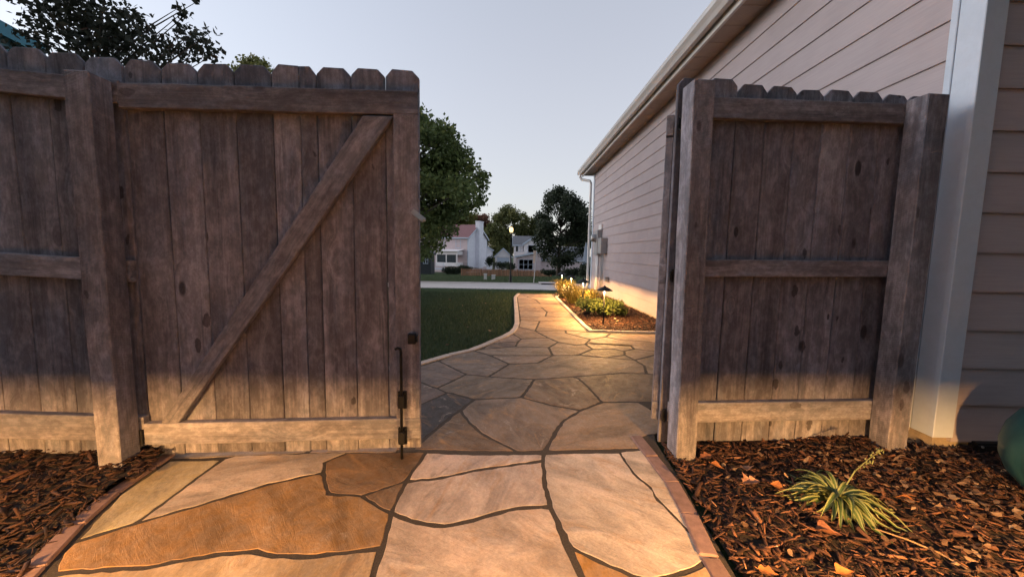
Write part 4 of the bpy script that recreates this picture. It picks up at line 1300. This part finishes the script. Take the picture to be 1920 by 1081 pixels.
# near dark tree over the left fence
cl = px_clumps([(85,15,30),(120,30,32),(150,8,30),(165,45,34),(195,60,34),(225,45,26),(215,85,34),(160,85,34),(245,95,28),(60,50,16),(75,75,18),(110,62,26),(258,38,18),(240,30,14),(228,22,10),(262,68,14),
                (290,100,24),(320,85,20),(345,95,24),(370,85,20),(392,95,16),(350,70,16),(335,30,10),(345,50,12),(352,25,9),(335,15,8),(362,60,11),(395,60,10),(380,72,12),(275,50,8),(285,62,9),(300,75,12),(130,-40,60),(60,-30,40),(200,-20,20),
                (40,62,12),(30,100,20),(90,110,24),(405,100,8),(372,2,5),(140,120,30),(200,125,30),(300,125,24)], 6.6, .7)
p = gy(180, 700, 6.6)
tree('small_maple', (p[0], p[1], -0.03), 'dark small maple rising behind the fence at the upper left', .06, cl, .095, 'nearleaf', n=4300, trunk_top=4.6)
# woods behind the far houses
def far_tree(px, ytop, ybot, wpx, Y, mat, label, leaf=.6, n=12000):
    cy = (ytop + ybot) / 2
    cl = env_clumps(34, px, cy, wpx * .42, (ybot - ytop) * .42, Y, wpx * .13, wpx * Y / FPX * .25)
    p = gy(px, 505, Y)
    tree('far_tree', (p[0], p[1], terrain(Y)), label, .25, cl, leaf, mat, n=n, group='trees behind the far houses')
far_tree(862, 392, 455, 60, 120, 'yleaf', 'yellow green far tree behind the red brown roof')
far_tree(906, 396, 465, 46, 125, 'rleaf', 'reddish autumn tree right of the white chimney')
far_tree(948, 385, 485, 66, 115, 'gleaf', 'tall mid green far tree behind the lit street lamp', n=13000)
far_tree(985, 392, 485, 56, 122, 'gleaf', 'mid green far tree left of the dark oval tree', n=10000)
far_tree(927, 412, 495, 46, 108, 'gleaf', 'low green tree between the two far houses', n=5000)
far_tree(1015, 400, 470, 40, 128, 'yleaf', 'light green far tree half behind the dark oval tree')
far_tree(815, 410, 470, 50, 125, 'gleaf', 'green far tree behind the maple foliage')
far_tree(1085, 420, 480, 60, 130, 'gleaf', 'green far tree right behind the dark oval tree')
far_tree(472, 104, 190, 90, 24, 'yleaf', 'yellowing treetop just above the gate boards', leaf=.2, n=4000)

# unseen leaf clumps added behind the viewer to block sky light from camera-facing surfaces
C = []
for k in range(74):
    c = (rng.uniform(-15, 15), rng.uniform(-9.5, -5.5), rng.uniform(0.6, 9.5))
    C.append(in_ball(230, c, (1.5, 1.2, 1.2)))
for k in range(22):
    c = (rng.uniform(-15, -8.5), rng.uniform(-9, -2.5), rng.uniform(0.6, 7.5))
    C.append(in_ball(230, c, (1.3, 1.3, 1.2)))
for k in range(100):
    c = (rng.uniform(3.6, 8.5), rng.uniform(-4.5, -0.9), rng.uniform(0.6, 7.0))
    C.append(in_ball(230, c, (1.0, 0.9, 1.1)))
for k in range(30):
    c = (rng.uniform(4.5, 10), rng.uniform(-7, -1.5), rng.uniform(0.6, 7.5))
    C.append(in_ball(230, c, (1.3, 1.3, 1.2)))
C = np.concatenate(C); C[:, 2] = np.maximum(C[:, 2], .05)
Ls = rng.uniform(.22, .42, len(C))
V, F = leaf_cloud(C, Ls, Ls * .65, -.1)
tag(link('added_tree_belt', np_mesh('added_tree_belt', V, F, np.repeat(rng.beta(2, 3, len(C)), 4)), M['belt']), 'added belt of tree foliage behind the viewer that blocks sky light', 'trees', kind='stuff')

# ------------------------------------------------------------------ houses across the road
def gable_house(name, org, yaw, label, w, d, eave, rise, ridge, wall, roof, trim='trim', over=.3, cat='house', gwall=None):
    r = empty(name, tuple(org), yaw, label, cat)
    b = MB()
    if ridge == 'x':
        b.prism([(0, -.9), (d, -.9), (d, eave), (d / 2, eave + rise), (0, eave)], 'x', 0, w)
    else:
        b.prism([(0, -.9), (w, -.9), (w, eave), (w / 2, eave + rise), (0, eave)], 'y', 0, d)
    wo_ = b.build('wall', M[wall], r)
    # clapboard courses as real laps on the two faces in view
    rf = MB(); fa = MB()
    th = .12
    span = d if ridge == 'x' else w
    ln = w if ridge == 'x' else d
    sl = rise / (span / 2)
    def sec(s):      # roof slab cross-section on one side
        x0 = span / 2; x1 = span / 2 + s * (span / 2 + over)
        z0 = eave + rise + .02; z1 = eave + rise + .02 - sl * (span / 2 + over)
        return [(x0, z0), (x1, z1), (x1, z1 + th), (x0, z0 + th)]
    ax = 'x' if ridge == 'x' else 'y'
    for s in (-1, 1):
        rf.prism(sec(s), ax, -over, ln + over)
        q = sec(s)
        for a in (-over - .04, ln + over + .004):
            fa.prism([(p[0], p[1] - .16) for p in q[:2]] + [(q[2][0], q[2][1] + .01), (q[3][0], q[3][1] + .01)], ax, a, a + .036)
        x1, z1 = q[1]
        if ridge == 'x': fa.box(-over, ln + over, min(x1, x1 + s * .04), max(x1, x1 + s * .04), z1 - .10, z1 + th)
        else: fa.box(min(x1, x1 + s * .04), max(x1, x1 + s * .04), -over, ln + over, z1 - .10, z1 + th)
    ro = rf.build('roof', M[roof], r)
    fa.build('fascia', M[trim], ro)
    return r
def courses(parent, w, z0, z1, mat, face='front', off=0.0, step=.28, x0=0.0):
    """lapped clapboards on a face"""
    z = z0
    while z < z1 - .02:
        b = MB()
        h = min(step, z1 - z)
        pr = [(0.0, 0.0), (-.03, 0.0), (-.008, h), (0.0, h)]
        if face == 'front': b.prism(pr, 'x', 0, w); loc = (x0, off - .001, z)
        else: b.add([(-p[0], t, p[1]) for t in (0, w) for p in pr], [(0, 1, 2, 3), (7, 6, 5, 4), (0, 4, 5, 1), (1, 5, 6, 2), (2, 6, 7, 3), (3, 7, 4, 0)]); loc = (off + .001, x0, z)
        b.build('clapboard', mat, parent, loc)
        z += step
def window(parent, x, y, z, w, h, nx_=1, ny_=2, fr='trim', shutters=False, yaw=0.0, t=.08):
    """frame with glass set in, facing local -y at (x..x+w)"""
    b = MB()
    b.box(-t, 0, -.05, .04, -t, h + t); b.box(w, w + t, -.05, .04, -t, h + t)
    b.box(0, w, -.05, .04, h, h + t); b.box(-t, w + t, -.08, .04, -t - .02, 0)
    for i in range(1, nx_):
        q = w * i / nx_; b.box(q - .045, q + .045, -.04, .02, 0, h)
    for i in range(1, ny_):
        q = h * i / ny_; b.box(0, w, -.035, .018, q - .03, q + .03)
    o = b.build('window', M[fr], parent, (x, y, z), (0, 0, yaw))
    g = MB()
    for i in range(nx_):
        for j in range(ny_):
            p_ = MB(); p_.box(w * i / nx_ + .02, w * (i + 1) / nx_ - .02, 0.0, .008, h * j / ny_ + .01, h * (j + 1) / ny_ - .01)
            p_.build('pane', M['glass'], o)
    if shutters:
        for sx in (-t - .38, w + t + .02):
            s_ = MB(); s_.box(sx, sx + .36, -.04, 0, -.05, h + .05); s_.build('shutter', M['black_metal'], o)
    return o
AL = rad(18)
P = gy(877, 503, 62)
W9 = 9.5
orgA = (P[0] - W9 * math.cos(AL), P[1] + W9 * math.sin(AL), P[2])
hA = gable_house('far_house', orgA, -AL, 'two storey pinkish house with red brown roof and tall chimney', W9, 8.2, 5.05, 2.2, 'x', 'sid_pink', 'roof_red')
courses(hA, W9, 0.1, 5.0, M['sid_pink'], 'front')
courses(hA, 8.2, 0.1, 5.05, M['sid_blue'], 'side', W9)  # gable side in bluish siding: sky light on that face painted in
b = MB(); b.prism([(0.0, 5.05), (8.2, 5.05), (4.1, 7.22)], 'x', W9 + .002, W9 + .025); b.build('gable_face', M['sid_blue'], hA)  # carries the same painted sky tint
window(hA, W9 - 2.1, 0, 3.35, .75, 1.35, 1, 2)
window(hA, W9 - 5.1, 0, 3.35, .75, 1.35, 1, 2)
b = MB(); b.box(W9, W9 + .75, 3.0, 4.7, 0, 7.75); b.box(W9 - .05, W9 + .82, 2.93, 4.77, 7.75, 7.92)
b.build('chimney', M['sid_blue'], hA)
b = MB(); b.box(W9 - .06, W9 + .05, -.06, .05, 0, 5.0); b.box(W9 - .06, W9 + .05, 8.15, 8.26, 0, 5.0); b.build('corner_board', M['trim'], hA)
b = MB(); b.box(W9 - 4.6, W9 - .85, -2.2, 0.01, .35, .95); b.box(W9 - 4.6, W9 - .85, -2.2, 0.01, 2.2, 2.75)
for x in (-4.6, -2.85, -1.0): b.box(W9 + x, W9 + x + .15, -2.2, -2.05, .95, 2.2)
b.prism([(-2.5, 2.7), (0.02, 3.0), (0.02, 3.1), (-2.5, 2.8)], 'x', W9 - 4.8, W9 - .65)
sun_r = b.build('sunroom', M['sid_white'], hA)
for x in (-4.45, -2.7):
    b = MB(); b.box(W9 + x, W9 + x + 1.6, -2.1, -2.09, .95, 2.2)
    for k in range(1, 4): b.box(W9 + x + .4 * k - .02, W9 + x + .4 * k + .02, -2.14, -2.1, .95, 2.2)
    b.build('pane', M['glass'], sun_r)
b = MB()
for k in range(9): b.box(W9 - 4.4 + k * .22, W9 - 4.37 + k * .22, -3.25, -3.22, .0, .75)
b.box(W9 - 4.45, W9 - 2.6, -3.26, -3.21, .75, .8); b.box(W9 - 2.65, W9 - 2.58, -3.27, -3.2, -.1, .95); b.box(W9 - 4.5, W9 - 2.6, -3.3, -2.2, -.2, .02)
b.build('porch_railing', M['trim'], hA)
# pale house end beyond it
p = gy(921, 492, 88)
hC = gable_house('far_house', (p[0] - 5.2, 88, terrain(88) - .2), 0, 'pale blue white house end just right of the two storey house', 5.2, 6, 4.9, 1.6, 'y', 'sid_blue', 'roof_grey')
courses(hC, 5.2, .1, 4.9, M['sid_blue'], 'front', 0, .4)
window(hC, 3.2, 0, 2.2, .9, 1.3)
# dark garden shed at the left of the opening
p = gy(786, 511, 50)
hS = gable_house('garden_shed', (p[0] - .4, 50, p[2]), 0, 'dark garden shed with a white window beside the gate edge', 1.95, 2.4, 2.55, .75, 'y', 'sid_dark', 'roof_grey', 'sid_dark', .15, 'shed')
window(hS, 0.98, 0, 1.25, .55, .95, 2, 2, t=.05)
# split level house with the triple window
p = gy(963, 508, 74)
hB = gable_house('far_house', (p[0], 74, p[2]), 0, 'split level grey house with triple window right of the street lamp', 5.2, 7, 5.1, 1.75, 'x', 'sid_white', 'roof_grey')
courses(hB, 5.2, 2.6, 5.0, M['sid_white'], 'front', 0, .3)
window(hB, .85, 0, 3.85, .85, 1.0, 2, 2, shutters=True)
def sub_box(parent, x0, x1, y0, y1, eave, rise, name, wallm, roofm):
    b = MB(); b.prism([(x0, 0), (x1, 0), (x1, eave), ((x0 + x1) / 2, eave + rise), (x0, eave)], 'y', y0, y1)
    q = b.build(name, M[wallm], parent)
    b = MB()
    sl = rise / ((x1 - x0) / 2); o = .3
    for s in (-1, 1):
        c = (x0 + x1) / 2; xe = c + s * ((x1 - x0) / 2 + o); ze = eave + rise - sl * ((x1 - x0) / 2 + o)
        b.prism([(c, eave + rise + .02), (xe, ze + .02), (xe, ze + .2), (c, eave + rise + .2)], 'y', y0 - .35, y1)
    b.build('roof', M[roofm], q)
    b = MB()
    for s in (-1, 1):
        c = (x0 + x1) / 2; xe = c + s * ((x1 - x0) / 2 + o); ze = eave + rise - sl * ((x1 - x0) / 2 + o)
        b.prism([(c, eave + rise - .14), (xe, ze - .14), (xe, ze + .21), (c, eave + rise + .21)], 'y', y0 - .39, y0 - .352)
    b.build('fascia', M['trim'], q)
    return q
g1 = sub_box(hB, 1.9, 7.3, -1.0, 6.0, 5.3, 1.85, 'gable_front', 'sid_white', 'roof_grey')
window(hB, 2.7, -1.0, 3.7, 1.6, 1.3, 1, 1)
b = MB(); b.prism([(.4, 0), (5.0, 0), (5.0, 3.75), (.4, 2.8)], 'y', -3.4, -1.0); sr = b.build('sunroom', M['sid_pink'], hB)
b = MB(); b.prism([(.1, 2.76), (5.3, 3.83), (5.3, 4.0), (.1, 2.93)], 'y', -3.8, -.9); b.build('roof', M['roof_grey'], sr)
b = MB(); b.prism([(.1, 2.66), (5.3, 3.73), (5.3, 4.02), (.1, 2.95)], 'y', -3.84, -3.805); b.build('fascia', M['trim'], sr)
window(hB, 1.0, -3.4, .55, 2.5, 1.75, 3, 2)
# low wing
p2 = gy(1011, 511, 72)
hW = gable_house('far_house', (p2[0], 72, p2[2]), 0, 'low taupe house with long roof behind the dark oval tree', 9.0, 8.5, 2.45, 2.5, 'x', 'sid_pink', 'roof_grey')
courses(hW, 9.0, .1, 2.4, M['sid_pink'], 'front', 0, .3)
# white garage gable
p3 = gy(928, 500, 92)
hG = gable_house('garage', (p3[0], 92, p3[2]), 0, 'small white garage gable left of the street lamp pole', 3.95, 6, 2.6, 1.85, 'y', 'sid_white', 'roof_grey', cat='garage')
b = MB()
for k in range(4): b.box(.5, 3.45, -.05, .02, .05 + k * .55, .57 + k * .55)
b.build('garage_door', M['trim'], hG)
b = MB(); b.box(.3, 3.65, -.09, -.052, 2.3, 2.36); b.build('door_trim', M['roof_grey'], hG)
# teal house corner at the upper left
YT = rad(60)
q0 = gy(42, 82, 9.0)
w_ = 4.2
hT = gable_house('neighbour_house', (q0[0] - w_ * math.cos(YT), q0[1] - w_ * math.sin(YT), 0), YT, 'corner of a teal trimmed house above the fence at the upper left', w_, 3.5, q0[2], .36 * w_ / 2, 'y', 'sid_teal', 'roof_grey', 'teal_trim', .25)

# brown picket fence across the road
fp0, fp1 = gy(866, 521, 46), gy(1034, 523, 50)
ff = empty('picket_fence', tuple(fp0), math.atan2(fp1[1] - fp0[1], fp1[0] - fp0[0]), 'red brown picket fence behind the street lamp', 'picket fence')
Lf = float(np.linalg.norm(fp1[:2] - fp0[:2]))
pm = MB(); pm.prism([(-.06, 0), (.06, 0), (.06, 1.02), (0.02, 1.12), (-.02, 1.12), (-.06, 1.02)], 'y', 0, .025)
pme = pm.mesh('picket')
pme.materials.append(M['fence_brown'])
x = 0.0
dzf = (fp1[2] - fp0[2]) / Lf
while x < Lf:
    link('picket', pme, None, ff, (x, random.uniform(0, .02), dzf * x + .04), (0, random.uniform(-.02, .02), 0))
    x += .155
for z in (.25, .85):
    b = MB(); b.prism([(0, z), (Lf, z + dzf * Lf), (Lf, z + dzf * Lf + .09), (0, z + .09)], 'y', .03, .07); b.build('rail', M['fence_brown'], ff)
x = 0
while x <= Lf + .1:
    b = MB(); b.box(-.06, .06, .07, .19, -.3, 1.15); b.build('post', M['fence_brown'], ff, (x, 0, dzf * x)); x += Lf / 5
# hedges and shrubs among the far gardens
def far_shrub(px, py, Y, wm, hm, label, mat='darkleaf', n=1400):
    p = gy(px, py, Y)
    r = empty('garden_shrub', tuple(p), 0, label, 'shrub', 'shrubs in the far gardens')
    C = np.concatenate([in_ball(n // 12, (random.uniform(-.7, .7) * wm / 2, random.uniform(-.3, .3), hm * random.uniform(.3, .7)), (wm * .25, .5, hm * .32)) for _ in range(12)])
    C[:, 2] = np.maximum(C[:, 2], .02)
    Ls = rng.uniform(.12, .24, len(C))
    V, F = leaf_cloud(C, Ls, Ls * .6)
    link('foliage', np_mesh('foliage', V, F, np.repeat(np.clip(rng.normal(.45, .2, len(C)), 0, 1), 4)), M[mat], r)
    b = MB(); b.tube([(0, 0, -.1), (0, 0, hm * .6)], .05, 6); b.build('stem', M['bark'], r)
far_shrub(850, 516, 52, 3.0, 1.3, 'dark hedge left of the red brown picket fence', n=2600)
far_shrub(872, 512, 53, 2.2, 1.2, 'dark shrub at the left end of the picket fence')
far_shrub(940, 507, 58, 2.6, 1.5, 'dark shrub in front of the white garage')
far_shrub(958, 508, 56, 1.6, 1.3, 'dark shrub behind the street lamp pole')
far_shrub(917, 500, 64, 1.4, 2.2, 'dark upright shrub beside the pinkish house corner')
far_shrub(1075, 520, 36, 2.4, 1.0, 'low dark shrub right of the dark oval tree trunk')
far_shrub(1100, 522, 34, 1.4, 1.5, 'dark shrub below the pale blue garden cover')
far_shrub(1030, 518, 44, 2.0, .9, 'low dark shrub left of the dark oval tree trunk')
# ------------------------------------------------------------------ street furniture
p = gy(957, 530, 28.2)
lamp = empty('street_lamp', tuple(p), 0, 'lit black street lamp on a slim pole beyond the road', 'street lamp')
top = gy(959, 437, 28.2)[2] - p[2]
b = MB(); b.lathe([(.0, -.1), (.16, -.1), (.16, .04), (.11, .12), (.085, .5), (.06, .62), (.05, 1.0), (.045, top - .15), (.06, top - .12), (.05, top)], 12); b.build('pole', M['black_metal'], lamp, smooth=True)
b = MB(); b.lathe([(.0, top), (.12, top + .01), (.13, top + .04), (.08, top + .05)], 12); b.build('collar', M['black_metal'], lamp)
b = MB(); b.lathe([(.06, top + .04), (.11, top + .09), (.145, top + .2), (.145, top + .3), (.10, top + .41), (.05, top + .44)], 16); b.build('globe', M['globe'], lamp, smooth=True)
b = MB(); b.lathe([(.07, top + .44), (.10, top + .46), (.02, top + .52), (.004, top + .58)], 12); b.build('finial', M['black_metal'], lamp)
for i, (x, y, Y, h, lb) in enumerate([(910, 523, 34, .42, 'pale utility pedestal, left of the two before the picket fence'), (925, 523.5, 34, .34, 'pale squat utility pedestal, right of the two before the picket fence')]):
    p = gy(x, y, Y)
    r = empty('utility_pedestal', tuple(p), 0, lb, 'utility pedestal', 'utility pedestals on the verge')
    b = MB(); b.box(-.12 - i * .04, .12 + i * .04, -.1, .1, -.1, h); b.build('body', M['white_pvc'], r, bevel=.02)
    b = MB(); b.box(-.15 - i * .04, .15 + i * .04, -.13, .13, h, h + .08); b.build('lid', M['white_pvc'], r, bevel=.02)
p = gy(1000.5, 530, 28.5)
r = empty('banner_pole', tuple(p), 0, 'slender leaning white pole with a faded cream banner by the road', 'banner pole')
t_ = gy(1006, 470, 28.5) - p
b = MB(); b.tube([(0, 0, -.1), tuple(t_)], [.03, .022], 8); b.build('pole', M['white_pvc'], r)
b = MB()
vs = []
for i in range(7):
    f = i / 6
    a_ = t_ * (1 - f * .38)
    for j in range(4):
        g = j / 3
        vs.append((a_[0] + .02 - g * .26 * (1 - .25 * f), .05 * math.sin(g * 5 + f * 2), a_[2]))
b.add(vs, [(i * 4 + j, i * 4 + j + 1, i * 4 + j + 5, i * 4 + j + 4) for i in range(6) for j in range(3)])
o = b.build('banner', M['banner'], r)
o.modifiers.new('thickness', 'SOLIDIFY').thickness = .006
# storm drain in the far kerb
p = gy(1032, 536, 26.2)
r = empty('storm_drain', (p[0], 26.62, terrain(26.62)), 0, 'dark storm drain inlet in the far kerb right of the pole', 'storm drain')
b = MB(); b.box(-.75, .75, -.02, .9, .085, .14); b.build('slab', M['concrete'], r, bevel=.02)
b = MB(); b.box(-.6, .6, -.035, -.022, -.02, .085); b.build('opening', M['black_metal'], r)
# closed garden parasol under a pale blue cover
p = gy(1094, 517, 36)
r = empty('garden_parasol', (p[0], 36, terrain(36)), 0, 'closed garden parasol in pale blue cover beside the house edge', 'parasol')
h0 = terrain(36)
zt, zb_ = gy(1099, 455, 36)[2] - h0, gy(1098, 503, 36)[2] - h0
xo = gy(1098, 480, 36)[0] - p[0]
b = MB(); b.tube([(xo, 0, -.05), (xo, 0, zt + .05)], .03, 8); b.build('pole', M['white_pvc'], r)
b = MB()
prof = [(.03, zt), (.08, zt - .25), (.16, zt - (zt - zb_) * .45), (.24, zb_ + .55), (.3, zb_ + .3), (.2, zb_ + .02), (.05, zb_)]
n_ = 20
vs = []
for rr, zz in prof:
    for j in range(n_):
        q = 2 * math.pi * j / n_
        k = rr * (1 + .16 * (1 if j % 2 else -1))
        vs.append((xo + k * math.cos(q), k * math.sin(q), zz))
b.add(vs, [(i * n_ + j, i * n_ + (j + 1) % n_, (i + 1) * n_ + (j + 1) % n_, (i + 1) * n_ + j) for i in range(len(prof) - 1) for j in range(n_)])
b.build('cover', M['umb'], r)
b = MB(); b.lathe([(0, -.02), (.28, -.02), (.28, .06), (.06, .1)], 14, (xo, 0, 0)); b.build('base', M['concrete'], r)
